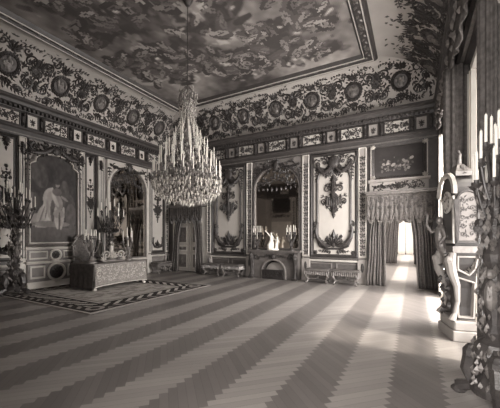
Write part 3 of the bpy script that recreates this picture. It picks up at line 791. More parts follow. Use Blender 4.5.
# ------------------------------------------------------------------ mantelpiece
mt = thing('mantelpiece', 'dark carved marble mantelpiece with arched hearth under the far mirror', 'fireplace', at(BACK, -4.67, 0, 0), 0)
hw = .46; pts = [(hw*cos(pi*i/16), .28 + .42*sin(pi*i/16)) for i in range(17)]
mb = MB(); mb.box(-.98, -hw, -.34, 0, 0, 1.02); mb.box(hw, .98, -.34, 0, 0, 1.02)
for (x0, z0), (x2, z2) in zip(pts[:-1], pts[1:]): mb.prism([(x2, z2), (x0, z0), (x0, 1.02), (x2, 1.02)], -.34, 0)
mb.build('surround', STONE, mt)
mb = MB(); mb.loft([[(x, -.42, z) for x, z in ((-1.06, 1.02), (1.06, 1.02), (1.09, 1.06), (1.09, 1.1), (-1.09, 1.1), (-1.09, 1.06))], [(x, 0, z) for x, z in ((-1.06, 1.02), (1.06, 1.02), (1.09, 1.06), (1.09, 1.1), (-1.09, 1.1), (-1.09, 1.06))]], caps=True); mb.build('mantel_shelf', STONE, mt)
mb = MB(); mb.box(-hw, hw, -.04, -.01, 0, .8); mb.box(-hw, hw, -.34, -.04, 0, .02); mb.build('firebox', SOOT, mt)
mb = MB(lambda x, y, z: (x, y-.34, z)); mb.sweep([(hw, 0)] + pts + [(-hw, 0)], [(-.07, 0), (-.06, .03), (-.02, .04), (0, .02)], closed=False); mb.build('arch_moulding', MIDC, mt)
mb = MB(lambda x, y, z: (x, y-.34, z)); r = random.Random(9)
mb.palmette(0, .78, .2, 7, .07); mb.ell(0, -.05, .86, .1, .07, .1, 10, 6)
for sg in (1, -1):
    mb.spiral(sg*.7, .84, .13, 0, 1.2, sg, .03, .014, -.02, 12); mb.frond([(sg*(.15+.1*i), .9-.02*i) for i in range(6)], .11, .06, r, .02, .04)
mb.build('carving', GILT, mt)
for sg in (1, -1):
    mb = MB(); x = sg*.9
    mb.tube([(x, -.42, .08), (x, -.38, .3), (x, -.38, .55), (x, -.44, .8), (x, -.46, .95)], [.1, .07, .08, .11, .08], 8); mb.ell(x, -.47, .9, .1, .1, .1, 10, 6); mb.box(x-.12, x+.12, -.52, -.3, 0, .08, .02)
    mb.build('console_leg', GILT, mt)
mb = MB(); mb.lathe(0, -.36, [(0.0, .0), (.4, .01), (.41, .25), (.37, .4), (.27, .54), (.14, .61), (0.0, .63)], 18, 1, .16)
for i in range(9): mb.tube([(0, -.41, .05), (.36*cos(pi*i/8), -.41, .05+.5*sin(pi*i/8))], .008, 4)
fs = tag(mb.build('fire_screen', WALLC, None, at(BACK, -4.67, .0, -.2), 0), 'fan-shaped fire screen in the hearth', 'fire screen')

mb = MB(); mb.box(-.44, .44, -.02, .02, .0, .36, .012)
for i in range(7): mb.palmette(-.36+.12*i, .22, .12, 5, .03)
for i in range(30): mb.leaf(-.42+.84*(i*.37 % 1), .04+.22*(i*.61 % 1), i, .1, .06, .05)
tag(mb.build('fire_fender', SOOT, None, at(BACK, -4.67, .0, .40), 0), 'dark carved fender across the foot of the hearth', 'fender')
# ------------------------------------------------------------------ doors
dr = MB(); dr.box(-1.02, -.85, -.05, 0, 0, 2.95, .01); dr.box(.85, 1.02, -.05, 0, 0, 2.95, .01); dr.box(-.85, .85, -.05, 0, 2.75, 2.95, .01)
d1 = struct(dr.build('door_1', IVORY, None, at(BACK, -9.03, 0, 0), 0))
for sg in (1, -1):
    lf = MB(); a, b = sorted((sg*.012, sg*.85)); lf.box(a, b, -.045, -.005, .03, 2.75, .006); lo = lf.build('door_leaf', IVORY, d1)
    g = MB(lambda x, y, z: (x, y-.045, z)); q = MB(lambda x, y, z: (x, y-.045, z)); c2 = (a+b)/2
    for (z0, z1) in ((.15, .85), (.95, 1.2), (1.3, 2.1), (2.2, 2.65)):
        g.sweep([(a+.13, z0), (b-.13, z0), (b-.13, z1), (a+.13, z1)], [(0, 0), (.01, .025), (.03, .025), (.04, 0)])
        q.box(a+.19, b-.19, -.004, 0, z0+.06, z1-.06)
        q.rose(c2, (z0+z1)/2, min(.16, (z1-z0)*.35), 8, .03)
        if z1-z0 > .5: q.palmette(c2, (z0+z1)/2, .24, 7, .02); q.palmette(c2, (z0+z1)/2, .2, 5, .02, pi+.3, 2*pi-.3)
    g.build('door_moulding', IVORY, lo); q.build('door_carving', GILTM, lo)
    h = MB(); x = sg*.07; h.tube([(x, -.045, 1.15), (x, -.1, 1.15), (x+sg*.1, -.1, 1.15)], .012, 6); h.build('door_handle', GILTL, lo)
mb = MB()
for a, b in ((-1.24, -1.1), (.34, .48)): mb.box(a, b, -.06, .02, 0, 3.02, .012)
mb.box(-1.1, .34, -.06, .02, 2.88, 3.02, .012)
struct(mb.build('door_2', MIDC, None, BACK[0], 0))

def curtain(mb, rows, nf, amp, ncol=72, ph=0.0, sharp=1.0):
    """rows: (z, x0, x1, y) from the top down; pleats run down the rows"""
    R = []
    for z, x0, x1, y in rows:
        ring = []
        for j in range(ncol+1):
            s = j/ncol; w = sin(2*pi*nf*s + ph + .6*sin(3*s*pi))
            ring.append((x0+(x1-x0)*s, y - amp*(w*.6 + .4*sin(2*pi*nf*.5*s + 1 + z)), z))
        R.append(ring)
    mb.loft(R, closed=False)
def rowfit(keys, n):
    zs = [k[0] for k in keys]; out = []
    for i in range(n+1):
        z = zs[0] + (zs[-1]-zs[0])*i/n
        for a, b in zip(keys[:-1], keys[1:]):
            if a[0] >= z >= b[0] - 1e-9:
                t = (a[0]-z)/((a[0]-b[0]) or 1); t = t*t*(3-2*t)
                out.append((z,) + tuple(a[k]+(b[k]-a[k])*t for k in (1, 2, 3))); break
    return out
def door_curtain(label, loc, sg, w_top, w_waist, m=CURTM, h=2.95, group=None, tie=True, open_=.75):
    """hangs from a doorway's side; sg=+1: gathered to the right"""
    t = thing('door_curtain', label, 'curtain', loc, 0, group)
    if sg > 0: keys = [(h, -w_top, 0, -.13), (1.25, -w_waist, .12, -.18), (.02, -w_waist*.9, .22, -.24)]
    else: keys = [(h, 0, w_top, -.13), (1.25, -.12, w_waist, -.18), (.02, -.2, w_waist*1.05, -.24)]
    mb = MB(); curtain(mb, rowfit(keys, 16), 6, .06); mb.build('drape', m, t, smooth=True, solid=.02)
    b = MB(); x = keys[2][1] if sg > 0 else keys[2][2]
    b.tube([((k[1] if sg > 0 else k[2]) + (.015 if sg > 0 else -.015), k[3]-.06, k[0]) for k in rowfit(keys, 12)], .022, 6); b.build('gilt_border', GILTM, t)
    if tie:
        b = MB(); k = keys[1]; b.tube([(k[1]-.03, k[3]-.03, 1.3), (k[1]+.1, k[3]-.1, 1.22), ((k[1]+k[2])/2, k[3]-.11, 1.18), (k[2]-.1, k[3]-.1, 1.24), (k[2]+.02, k[3]+.02, 1.34)], .03, 6); xx = k[1]+.1 if sg > 0 else k[2]-.1
        b.lathe(xx, k[3]-.13, [(.0, .82), (.04, .84), (.03, 1.1), (.045, 1.16), (.0, 1.22)], 8); b.build('tieback_tassel', GILTM, t)
    return t
door_curtain('figured portiere gathered at the left of the open doorway', (-1.14, YB-.02, 0), -1, .34, .36, CURTM, 2.95, None, False)
door_curtain('figured portiere gathered at the right of the open doorway', (.44, YB-.02, 0), 1, .5, .36, CURTM, 2.95, None, False)
door_curtain('dark portiere left of the closed panelled door in the corner', (-9.72, YB-.02, 0), -1, .42, .2, CURT, 2.95, None, False)
door_curtain('dark portiere right of the closed panelled door', (-8.3, YB-.02, 0), 1, .42, .2, CURT, 2.95, None, False)
def lambrequin(label, fr, xc, w, z0, z1, m, fm=None):
    t = thing('lambrequin', label, 'pelmet', at(fr, xc, z0, 0), fr[1])
    n = 7; R = []
    H = z1-z0
    for i in range(7):
        u = i/6; ring = []
        for j in range(113):
            s = j/112; zb = (1-abs(sin(pi*n*s)))*.22
            ring.append((-w/2+w*s, -.33 - .025*sin(2*pi*n*2*s)*u, H - u*(H-.02-zb)))
        R.append(ring)
    mb = MB(); mb.loft(R, closed=False); mb.build('valance', m, t, smooth=True, solid=.02)
    b = MB(); b.box(-w/2-.04, w/2+.04, -.37, 0, H-.02, H+.05, .02); b.mould(-w/2-.05, w/2+.05, [(.33, H+.02), (.4, H+.05), (.4, H+.09), (0, H+.09), (0, H+.02)]); b.build('cornice_board', GILTM, t)
    b = MB()
    for j in range(57):
        s = j/56; zb = (1-abs(sin(pi*n*s)))*.22; x = -w/2+w*s; b.lathe(x, -.355, [(.004, zb-.1), (.022, zb-.09), (.012, zb+.01), (.0, zb+.02)], 5)
    b.build('tassel_fringe', fm or GILTM, t)
    r = random.Random(1); b = MB(lambda x, y, z: (x, y-.36, z))
    for k in range(n): b.palmette(-w/2+w*(k+.5)/n, H*.45, .12, 5, .015)
    for j in range(60): b.leaf(-w/2+w*r.random(), H*r.uniform(.55, .9), r.uniform(0, 6.3), .08, .04, .012)
    b.build('embroidery', GILT, t)
    return t
lambrequin('scalloped tasselled lambrequin over the open doorway', BACK, -.37, 1.92, 2.12, 2.98, CURTM)
lambrequin('dark scalloped lambrequin over the closed door in the corner', BACK, -9.03, 1.86, 2.3, 2.98, CURT, GILT)

def overdoor(fr, xc, w, z0, z1, seed, label, flowers=True):
    nx, ny = 90, 62; X, Y = np.meshgrid(np.linspace(0, 1.5, nx), np.linspace(0, 1, ny)); r = random.Random(seed)
    img = 56 + 18*(fbm(nx, ny, 5, seed)-.5)
    img += 12*np.clip(.28-Y, 0, 1)/.28
    if flowers:
        for _ in range(46):
            x = r.uniform(.2, 1.2); y = r.gauss(.36, .12); s = r.uniform(.015, .045); img[blob(X, Y, x, y, s*1.4, s, r.uniform(0, 3))] = r.choice((72, 86, 104, 128, 64, 92))
        for x, y, s in ((.42, .42, .045), (.6, .38, .06), (.98, .46, .05), (1.16, .56, .055), (.92, .34, .04)): img[blob(X, Y, x, y, s*1.3, s*.8, .5)] = r.choice((128, 142, 152))
    t = thing('overdoor_painting', label, 'painting', at(fr, xc, z0+.03, 0), fr[1]); h = z1-z0
    mb = MB(lambda x, y, z: (x, -.03, z)); grid_paint(mb, -w/2+.04, w/2-.04, .04, h-.04, np.clip(img, 40, 165)); mb.build('canvas', PAINT, t)
    f = MB(); f.sweep([(-w/2, 0), (w/2, 0), (w/2, h), (-w/2, h)], [(-.06, 0), (-.06, .07), (-.02, .1), (.04, .07), (.05, .03)]); f.build('frame_moulding', GILT, t)
    f = MB(); f.sweep([(-w/2, 0), (w/2, 0), (w/2, h), (-w/2, h)], [(-.075, .06), (-.07, .1), (-.045, .1), (-.04, .07)]); f.build('frame_fillet', IVORY, t)
    f = MB(lambda x, y, z: (x, y-.08, z))
    for a in (-1, 1):
        for z in (0.02, h-.02):
            f = MB(lambda x, y, z: (x, y-.08, z)); f.rose(a*(w/2-.0), z, .1, 7, .05); f.build('corner_rosette', GILTL, t)
    # carved frieze between door head and painting
    s = MB(); s.box(-w/2-.1, w/2+.1, -.1, 0, -.42, -.14, .01); s.mould(-w/2-.14, w/2+.14, [(0, -.14), (.12, -.14), (.2, -.1), (.2, -.06), (0, -.04)], 0, 0); so = s.build('frieze', WALLC, t)
    q = MB(lambda x, y, z: (x, y-.1, z-.28)); n = 9
    for _ in range(60): q.leaf(r.uniform(-w/2, w/2), r.uniform(-.1, .1), r.uniform(0, 6.3), .1, .05, .03)
    for k in range(n):
        x = -w/2 + w*(k+.5)/n; q.spiral(x, 0, .07, k*pi, 1.1, 1 if k % 2 else -1, .016, .009, -.01, 10, 4)
        for _ in range(3): q.leaf(x+r.uniform(-.08, .08), r.uniform(-.08, .08), r.uniform(0, 6.3), .1, .05, .03)
    q.rose(0, 0, .12, 8, .05); q.build('frieze_carving', GILT, so)
    return t
overdoor(BACK, -.42, 1.5, 3.5, 4.56, 3, 'dark flower painting over the open doorway')
overdoor(BACK, -9.03, 1.5, 3.5, 4.56, 4, 'dark painting over the closed corner door, partly behind the chandelier')
overdoor(FRONT, 9.03, 1.5, 3.5, 4.56, 6, 'dark painting over the opposite corner door, seen only in the mantel mirror', False)
dr = MB(); dr.box(-.85, .85, -.05, 0, 0, 2.8, .01); dr.sweep([(-.6, .3), (.6, .3), (.6, 2.5), (-.6, 2.5)], [(0, .05), (.01, .09), (.05, .09), (.06, .05)])
struct(dr.build('door_3', IVORY, None, at(FRONT, 9.03, 0, 0), pi))

# curtains of the far rooms
for sg, x, lab in ((-1, -1.15, 'dark portiere at the left of the second doorway, far through the enfilade'), (1, .1, 'dark portiere at the right of the second doorway, far through the enfilade')):
    t = thing('door_curtain', lab, 'curtain', (x, 19.98, 0), 0)
    mb = MB(); keys = [(2.95, -.1, .42, -.1), (1.2, -.3, .36, -.14), (.02, -.36, .3, -.18)] if sg < 0 else [(2.95, -.22, .2, -.1), (1.2, -.08, .34, -.14), (.02, -.04, .4, -.18)]
    curtain(mb, rowfit(keys, 10), 5, .06, 40); mb.build('drape', CURT, t, smooth=True, solid=.02)
mb = MB(); R = []
for i in range(4):
    R.append([(-1.2+1.4*j/40, -.05-.02*sin(j), 2.98 - i/3*(.42+.1*abs(sin(pi*4*j/40)))) for j in range(41)])
mb.loft(R, closed=False); tag(mb.build('pelmet', CURT, None, (0, 20, 0), 0, True, .02), 'dark pelmet across the second doorway, far through the enfilade', 'pelmet')
for sg, x, lab in ((-1, -1.2, 'sheer white net curtain, left half of the far bright window'), (1, 0.0, 'sheer white net curtain, right half of the far bright window')):
    mb = MB(); curtain(mb, rowfit([(3.15, 0 if sg < 0 else -.58, .58 if sg < 0 else 0, -.12), (.6, 0 if sg < 0 else -.52, .52 if sg < 0 else 0, -.12), (.004, 0 if sg < 0 else -.55, .55 if sg < 0 else 0, -.12)], 8), 7, .03, 60)
    tag(mb.build('net_curtain', SHEER, None, (x, 30.95, 0), 0, True), lab, 'curtain')
# ------------------------------------------------------------------ rug
RX0, RX1, RY0, RY1 = -10.15, -5.85, 3.78, 7.95
def rug_img():
    nx, ny = 222, 209; w, h = RX1-RX0, RY1-RY0
    X, Y = np.meshgrid((np.arange(nx)+.5)/nx*w, (np.arange(ny)+.5)/ny*h)
    d = np.minimum(np.minimum(X, w-X), np.minimum(Y, h-Y)); n = fbm(nx, ny, 26, 3, 3)
    img = np.full((ny, nx), 70.0)
    along = np.where(np.minimum(X, w-X) < np.minimum(Y, h-Y), Y, X)
    img[d < .05] = 176; img[(d >= .05) & (d < .13)] = 62
    band = (d >= .13) & (d < .3); img[band] = 68; img[band & ((along + d*1.0) % .34 < .13)] = 150
    band = (d >= .34) & (d < .62); img[band] = 62; img[band & ((along - d*1.3) % .34 < .15)] = 184
    img[(d >= .3) & (d < .34)] = 52; img[(d >= .62) & (d < .7)] = 56
    img[d >= .7] = 172; img[(d >= .78) & (d < .82)] = 104
    inn = d >= .86; img[inn & (n > .58)] = 138; img[inn & (n < .4)] = 186
    for cx in (0.36, w-.36):
        for cy in (.36, h-.36):
            q = np.hypot(X-cx, Y-cy); img[q < .27] = 66; img[(q < .2)] = 150; img[q < .1] = 70
    return np.clip(img + 20*(n-.5), 40, 190)
mb = MB(lambda x, y, z: (x, z, y+.016)); grid_paint(mb, RX0, RX1, RY0, RY1, rug_img())
n0 = len(mb.v); mb.xf = None
mb.add([(RX0, RY0, 0), (RX1, RY0, 0), (RX1, RY1, 0), (RX0, RY1, 0), (RX0, RY0, .016), (RX1, RY0, .016), (RX1, RY1, .016), (RX0, RY1, .016)], [(0, 1, 5, 4), (1, 2, 6, 5), (2, 3, 7, 6), (3, 0, 4, 7)], sep(120))
RUGM = attr_mat('woven_rug', .95, .05, .3, 90)
tag(mb.build('rug', RUGM), 'large rug with dark border of slanting pale bars under the draped table', 'rug')

# ------------------------------------------------------------------ table with its embroidered cloth
TX0, TX1, TY0, TY1, TH = -9.3, -8.14, 5.4, 7.3, .79
tb = thing('council_table', 'table under the embroidered cloth, only its gilt feet showing', 'table', ((TX0+TX1)/2, (TY0+TY1)/2, .016))
w2, d2 = (TX1-TX0)/2, (TY1-TY0)/2
mb = MB(); mb.box(-w2+.03, w2-.03, -d2+.03, d2-.03, TH-.08, TH-.03, .01); mb.build('tabletop', WOODD, tb)
for sx in (1, -1):
    for sy in (1, -1):
        x, y = sx*(w2-.09), sy*(d2-.09); mb = MB()
        mb.tube([(x, y, TH-.08), (x+sx*.04, y+sy*.04, TH-.22), (x-sx*.01, y-sy*.01, .25), (x+sx*.03, y+sy*.03, .07), (x+sx*.055, y+sy*.055, 0.06)], [.06, .07, .035, .035, .05], 8); mb.lathe(x+sx*.05, y+sy*.05, [(.03, 0), (.06, .02), (.05, .06), (.02, .09)], 8); mb.build('leg', GILTL, tb)
ct = thing('tablecloth', 'pale embroidered cloth draped over the council table, hem scooped between corners', 'tablecloth', ((TX0+TX1)/2, (TY0+TY1)/2, 0))
mb = MB(); mb.box(-w2-.01, w2+.01, -d2-.01, d2+.01, TH-.008, TH+.012, .008); mb.build('cloth_top', CLOTH, ct)
def skirt(mb, x0, y0, x1, y1, lo_end, lo_mid, flare=.03, n=40):
    R = []; dx, dy = x1-x0, y1-y0; L = math.hypot(dx, dy); ox, oy = dy/L, -dx/L
    for i in range(11):
        u = i/10; ring = []
        for j in range(n+1):
            s = j/n; low = lo_end + (lo_mid-lo_end)*sin(pi*s)**.7
            f = .012 + flare*u + .012*sin(2*pi*5*s)*u*(sin(pi*s))
            ring.append((x0+dx*s+ox*f, y0+dy*s+oy*f, TH+.005 - u*(TH-low)))
        R.append(ring)
    mb.loft(R, closed=False)
def fringe(mb, x0, y0, x1, y1, lo_end, lo_mid, flare=.03):
    dx, dy = x1-x0, y1-y0; L = math.hypot(dx, dy); ox, oy = dy/L, -dx/L; n = int(L/.03)
    P = []
    for j in range(n+1):
        s = j/n; low = lo_end + (lo_mid-lo_end)*sin(pi*s)**.7; P.append((x0+dx*s+ox*(flare+.02), y0+dy*s+oy*(flare+.02), low))
    mb.tube(P, .014, 5)
sides = [(w2, -d2, w2, d2, .13, .165, CLOTH), (-w2, -d2, w2, -d2, .05, .06, CLOTH_SHADED), (w2, d2, -w2, d2, .13, .165, CLOTH), (-w2, d2, -w2, -d2, .13, .165, CLOTH)]
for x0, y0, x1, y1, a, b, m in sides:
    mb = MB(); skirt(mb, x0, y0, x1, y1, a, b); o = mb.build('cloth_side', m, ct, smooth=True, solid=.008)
    if m is CLOTH_SHADED: o['label'] = 'darker end of the cloth with shade put into its colour'; o['label'] = 'darker end of the cloth, shade put into its colour'
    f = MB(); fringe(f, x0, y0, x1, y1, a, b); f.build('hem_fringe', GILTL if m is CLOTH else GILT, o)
r = random.Random(12)
mb = MB(lambda x, y, z: (w2+.045-y, x, z))
for i in range(30): mb.spiral(-d2+.12+(2*d2-.24)*i/29, .5+.16*(1 if i % 2 else -1), .07, i, 1.1, 1 if i % 2 else -1, .008, .005, -.004, 9, 4)
for i in range(110): mb.leaf(r.uniform(-d2+.06, d2-.06), r.uniform(.3, .74), r.uniform(0, 6.3), .08, .035, .008)
for q in (-d2+.12, d2-.12): mb.spiral(q, .5, .12, 0, 1.3, 1, .018, .01, -.01, 14, 5); mb.palmette(q, .6, .12, 5, .02)
mb.build('embroidery', GILTL, ct)

# ------------------------------------------------------------------ armchair behind the table
ac = thing('armchair', 'high-backed carved armchair behind the draped table, under the portrait', 'armchair', (-9.75, 6.25, .017), -pi/2+pi)
mb = MB(); mb.box(-.34, .34, -.3, .32, .42, .52, .04); mb.build('seat', CURT, ac)
mb = MB(); mb.prism([(-.26, .62), (.26, .62), (.3, 1.35), (.2, 1.48), (-.2, 1.48), (-.3, 1.35)], .30, .36); mb.build('backrest', CURT, ac)
mb = MB(lambda x, y, z: (x, y+.33, z)); p = [(-.28, .55), (.28, .55), (.33, 1.36), (.2, 1.52), (-.2, 1.52), (-.33, 1.36)]
mb.tube([(x, 0, z) for x, z in p + p[:1]], .035, 7)
for dy in (-1, 1):
    m2 = MB(lambda x, y, z, dy=dy: (x, .33 + dy*(.03-y), z)); rr = random.Random(3)
    m2.palmette(0, 1.5, .2, 7, .04)
    for sg in (1, -1): m2.spiral(sg*.2, 1.54, .09, pi/2, 1.1, -sg, .025, .012, -.01, 12); m2.spiral(sg*.33, 1.3, .06, 0, 1, sg, .02, .01, -.01, 10)
    mb.v_off = len(mb.v); mb.f += [tuple(i + len(mb.v) for i in f) for f in m2.f]; mb.v += m2.v
mb.build('back_frame', GILTM, ac)
for sg in (1, -1):
    mb = MB(); mb.tube([(sg*.33, .32, .95), (sg*.38, .1, .93), (sg*.39, -.15, .86), (sg*.38, -.25, .78), (sg*.36, -.2, .66), (sg*.34, -.14, .52)], [.03, .035, .04, .045, .035, .03], 7); mb.build('armrest', GILTM, ac)
    for y in (-.24, .28):
        mb = MB(); mb.tube([(sg*.3, y, .44), (sg*.34, y*1.1, .3), (sg*.29, y, .12), (sg*.33, y*1.12, .02)], [.05, .045, .03, .04], 7); mb.ell(sg*.33, y*1.12, .03, .05, .05, .03, 8, 4); mb.build('leg', GILTM, ac)

# ------------------------------------------------------------------ candelabra
def candle(parent, x, y, z, h=.3, r=.014, me=[None]):
    if me[0] is None:
        mb = MB(); mb.lathe(0, 0, [(.9, 0), (1, .02), (.95, .9), (.75, .97), (.15, .985), (.12, 1.03), (.0, 1.04)], 8); o = mb.build('candle', WAX, parent); me[0] = o.data
    else:
        o = bpy.data.objects.new('candle', me[0]); COL.objects.link(o); o.parent = parent
    o.location = (x, y, z); o.scale = (r, r, h)
    return o
def arm(mb, x0, y0, z0, a, R, rise, r=.012):
    ca, sa = cos(a), sin(a); P = []
    for i in range(11):
        t = i/10; q = R*t; P.append((x0+q*ca, y0+q*sa, z0 - .45*R*sin(pi*t*1.1) + rise*t*t))
    mb.tube(P, [r*1.5-.5*r*i/10 for i in range(11)], 6); e = P[-1]
    mb.lathe(e[0], e[1], [(0, e[2]-.02), (.02, e[2]-.01), (.045, e[2]+.02), (.05, e[2]+.03), (.022, e[2]+.035), (.026, e[2]+.07), (0, e[2]+.075)], 8)
    return (e[0], e[1], e[2]+.07)
def torchere(label, loc, scale=1.0, seed=0, k_=1.0):
    r = random.Random(seed); t = thing('torchere', label, 'candelabrum', loc, 0, 'standing candelabra'); t.scale = (scale,)*3
    mb = MB()
    for k in range(3):
        a = 2*pi*k/3 + .5; P = [(.1*cos(a), .1*sin(a), .62), (.2*cos(a), .2*sin(a), .5), (.24*cos(a), .24*sin(a), .3), (.2*cos(a), .2*sin(a), .16), (.34*cos(a), .34*sin(a), .08)]
        mb.tube(P, [.06, .09, .08, .06, .07], 7); mb.ell(P[-1][0], P[-1][1], .045, .08, .08, .045, 8, 5); mb.ell(P[1][0], P[1][1], P[1][2], .1, .1, .1, 8, 5)
    mb.lathe(0, 0, [(.0, .1), (.2, .12), (.22, .2), (.12, .3), (.14, .45), (.2, .55), (.16, .66), (.08, .72)], 12); mb.build('tripod_base', GILT, t)
    mb = MB(); mb.lathe(0, 0, [(.08, .68), (.12, .78), (.07, .86), (.09, 1.0), (.13, 1.2), (.08, 1.32), (.055, 1.4), (.1, 1.5), (.12, 1.58), (.06, 1.68), (.05, 2.0), (.09, 2.06), (.04, 2.14), (.03, 2.62), (.0, 2.64)], 12)
    mb.build('stem', GILT, t)
    mb = MB()
    for i in range(330):
        a = r.uniform(0, 2*pi); z = r.choice((r.uniform(.2, .66), r.uniform(.7, 1.66), r.uniform(1.6, 2.3))); q = .18 if z < .66 else r.uniform(.08, .15)
        x, y = q*cos(a), q*sin(a); s = r.uniform(.03, .06)
        mb.add([(x, y, z-s), (x-sin(a)*s*.5, y+cos(a)*s*.5, z), (x, y, z+s), (x+sin(a)*s*.5, y-cos(a)*s*.5, z), (x+cos(a)*s*.7, y+sin(a)*s*.7, z)], [(0, 1, 4), (1, 2, 4), (2, 3, 4), (3, 0, 4), (0, 3, 2, 1)])
    for k in range(3): a = 2*pi*k/3; mb.ell(.1*cos(a), .1*sin(a), 1.16, .06, .06, .16, 8, 5); mb.ell(.11*cos(a), .11*sin(a), 1.38, .045, .045, .055, 8, 5)
    mb.build('carved_foliage', GILTM, t)
    for n, R, z0, rise, ph in ((7, .46, 1.95, .30, 0), (6, .34, 2.14, .34, .4), (4, .2, 2.32, .34, .2)):
        R *= k_
        for k in range(n):
            a = 2*pi*k/n + ph; mb = MB(); e = arm(mb, 0, 0, z0, a, R, rise)
            for q in (.45, .8): mb.ell(R*q*cos(a), R*q*sin(a), z0-.05, .035, .035, .05, 6, 4)
            for q in range(5):
                x, y, z = R*(.3+.16*q)*cos(a), R*(.3+.16*q)*sin(a), z0-.1-.03*(q % 2); mb.add([(x, y, z-.05), (x-.025, y-.01, z), (x+.02, y-.02, z), (x, y+.03, z), (x, y, z+.05)], [(0, 2, 1), (0, 3, 2), (0, 1, 3), (4, 1, 2), (4, 2, 3), (4, 3, 1)])
            mb.build('arm', GILT, t); candle(t, *e, h=.3)
    candle(t, 0, 0, 2.63, .3)
    return t
torchere('tall carved standing candelabrum at the left edge, left of the portrait', (-9.72, 4.1, .017), 1.02, 1)
torchere('tall carved standing candelabrum between the portrait and the tall mirror, behind the table', (-9.78, 7.12, .017), .98, 2)
torchere('big dark standing candelabrum in the right foreground, before the added curtain', (.67, 3.52, 0.02), .9, 3, .4)

def small_candelabrum(label, loc, n, h, R, ch=.22, seed=0, m=GILT, sc=1):
    r = random.Random(seed); t = thing('table_candelabrum', label, 'candelabrum', loc, 0, 'small candelabra'); t.scale = (sc,)*3
    mb = MB(); mb.lathe(0, 0, [(.0, 0), (.12, 0), (.12, .025), (.08, .05), (.05, .09), (.0, .1)], 12); mb.build('base', m, t)
    mb = MB(); mb.lathe(0, 0, [(.045, .08), (.06, .13), (.03, .18), (.05, .26), (.07, .32), (.03, .4), (.025, h*.8), (.05, h*.85), (.02, h), (.0, h+.01)], 10)
    for k in range(3): a = 2*pi*k/3; mb.ell(.05*cos(a), .05*sin(a), .24, .03, .03, .09, 7, 4)
    mb.build('stem', m, t)
    for k in range(n):
        a = 2*pi*k/n + .3; mb = MB(); e = arm(mb, 0, 0, h*.8, a, R*(1 if k % 2 else .7), .16 if k % 2 else .26, .009); mb.build('arm', m, t); candle(t, *e, h=ch, r=.012)
    candle(t, 0, 0, h, ch, .012)
    return t
small_candelabrum('small candelabrum on the left end of the mantelpiece', (-5.38, YB-.3, 1.1), 7, .42, .2, .26, 1)
small_candelabrum('small candelabrum on the right end of the mantelpiece', (-3.96, YB-.3, 1.1), 7, .42, .2, .26, 2)
small_candelabrum('small candelabrum on the near end of the draped table', (-8.6, 5.62, TH+.014), 7, .36, .17, .16, 3, GILTM, 1.3)
small_candelabrum('small candelabrum at the far end of the draped table, before the tall mirror', (-8.66, 7.0, TH+.014), 5, .42, .14, .3, 4, GILTM, 1.15)

# gilt figure ornaments on the table
def figure(mb, base, h, lean=0, arms=((.3, .9), (-.28, .7)), s=1.0):
    x, y, z = base
    mb.tube([(x, y, z), (x+.02*h, y, z+.25*h), (x+lean*h*.5, y, z+.5*h), (x+lean*h, y, z+.74*h), (x+lean*h, y, z+.84*h)], [.16*h, .13*h, .11*h, .12*h, .05*h], 9)
    mb.ell(x+lean*h, y-.01, z+.92*h, .062*h, .068*h, .08*h, 9, 6)
    for ax, az in arms: mb.tube([(x+lean*h+math.copysign(.09*h, ax), y, z+.75*h), (x+lean*h+ax*.62*h, y-.06*h, z+(.75+az-.75)*.85*h+.05*h), (x+lean*h+ax*h, y-.09*h, z+az*h)], [.045*h, .036*h, .024*h], 7)
def sculpt(mb, name, m, loc, rotz=0, vox=.02):
    o = mb.build(name, m, None, loc, rotz, smooth=True); md = o.modifiers.new('fuse', 'REMESH'); md.mode = 'VOXEL'; md.voxel_size = vox; md.use_smooth_shade = True
    return o
mk = thing('inkstand', 'gilt inkstand with scrolls and figures in the middle of the draped table', 'inkstand', (-8.62, 6.3, TH+.014)); mk.scale = (1.4, 1.4, 1.4)
mb = MB(); mb.box(-.12, .12, -.3, .3, 0, .05, .015); mb.lathe(0, -.2, [(.05, .05), (.06, .12), (.03, .17), (0, .2)], 10); mb.lathe(0, .2, [(.05, .05), (.06, .12), (.03, .17), (0, .2)], 10); mb.build('tray', GILTM, mk)
mb = MB(lambda x, y, z: (.1-y, x, z))
for sg in (1, -1): mb.spiral(sg*.18, .16, .1, 0 if sg > 0 else pi, 1.2, sg, .02, .01, -.0, 12); mb.palmette(sg*.26, .05, .12, 5, .02)
mb.palmette(0, .1, .16, 7, .03); mb.build('scrollwork', GILTL, mk)
mb = MB(); figure(mb, (0, 0, .05), .42, .05); f_ = mb.build('figure', GILTL, mk, smooth=True)
# white figures on the mantel
st = thing('marble_group', 'white marble group of two figures with raised arm on the mantelpiece', 'statue', (-4.72, YB-.27, 1.101))
mb = MB(); mb.lathe(0, 0, [(0, 0), (.24, 0), (.24, .04), (.2, .06), (0, .07)], 14, 1, .7); mb.build('plinth', MARBLE, st)
mb = MB(); figure(mb, (-.04, 0, .05), .62, -.04, ((-.42, 1.12), (.28, .62))); mb.tube([(-.1, 0, .05), (-.12, .0, .2), (-.06, 0, .34)], [.12, .11, .08], 8)
o = mb.build('standing_figure', MARBLE, st, smooth=True); md = o.modifiers.new('fuse', 'REMESH'); md.mode = 'VOXEL'; md.voxel_size = .014
mb = MB(); figure(mb, (.15, -.02, .05), .46, .1, ((.3, .55), (-.22, .8))); o = mb.build('kneeling_figure', MARBLE, st, smooth=True); md = o.modifiers.new('fuse', 'REMESH'); md.mode = 'VOXEL'; md.voxel_size = .014

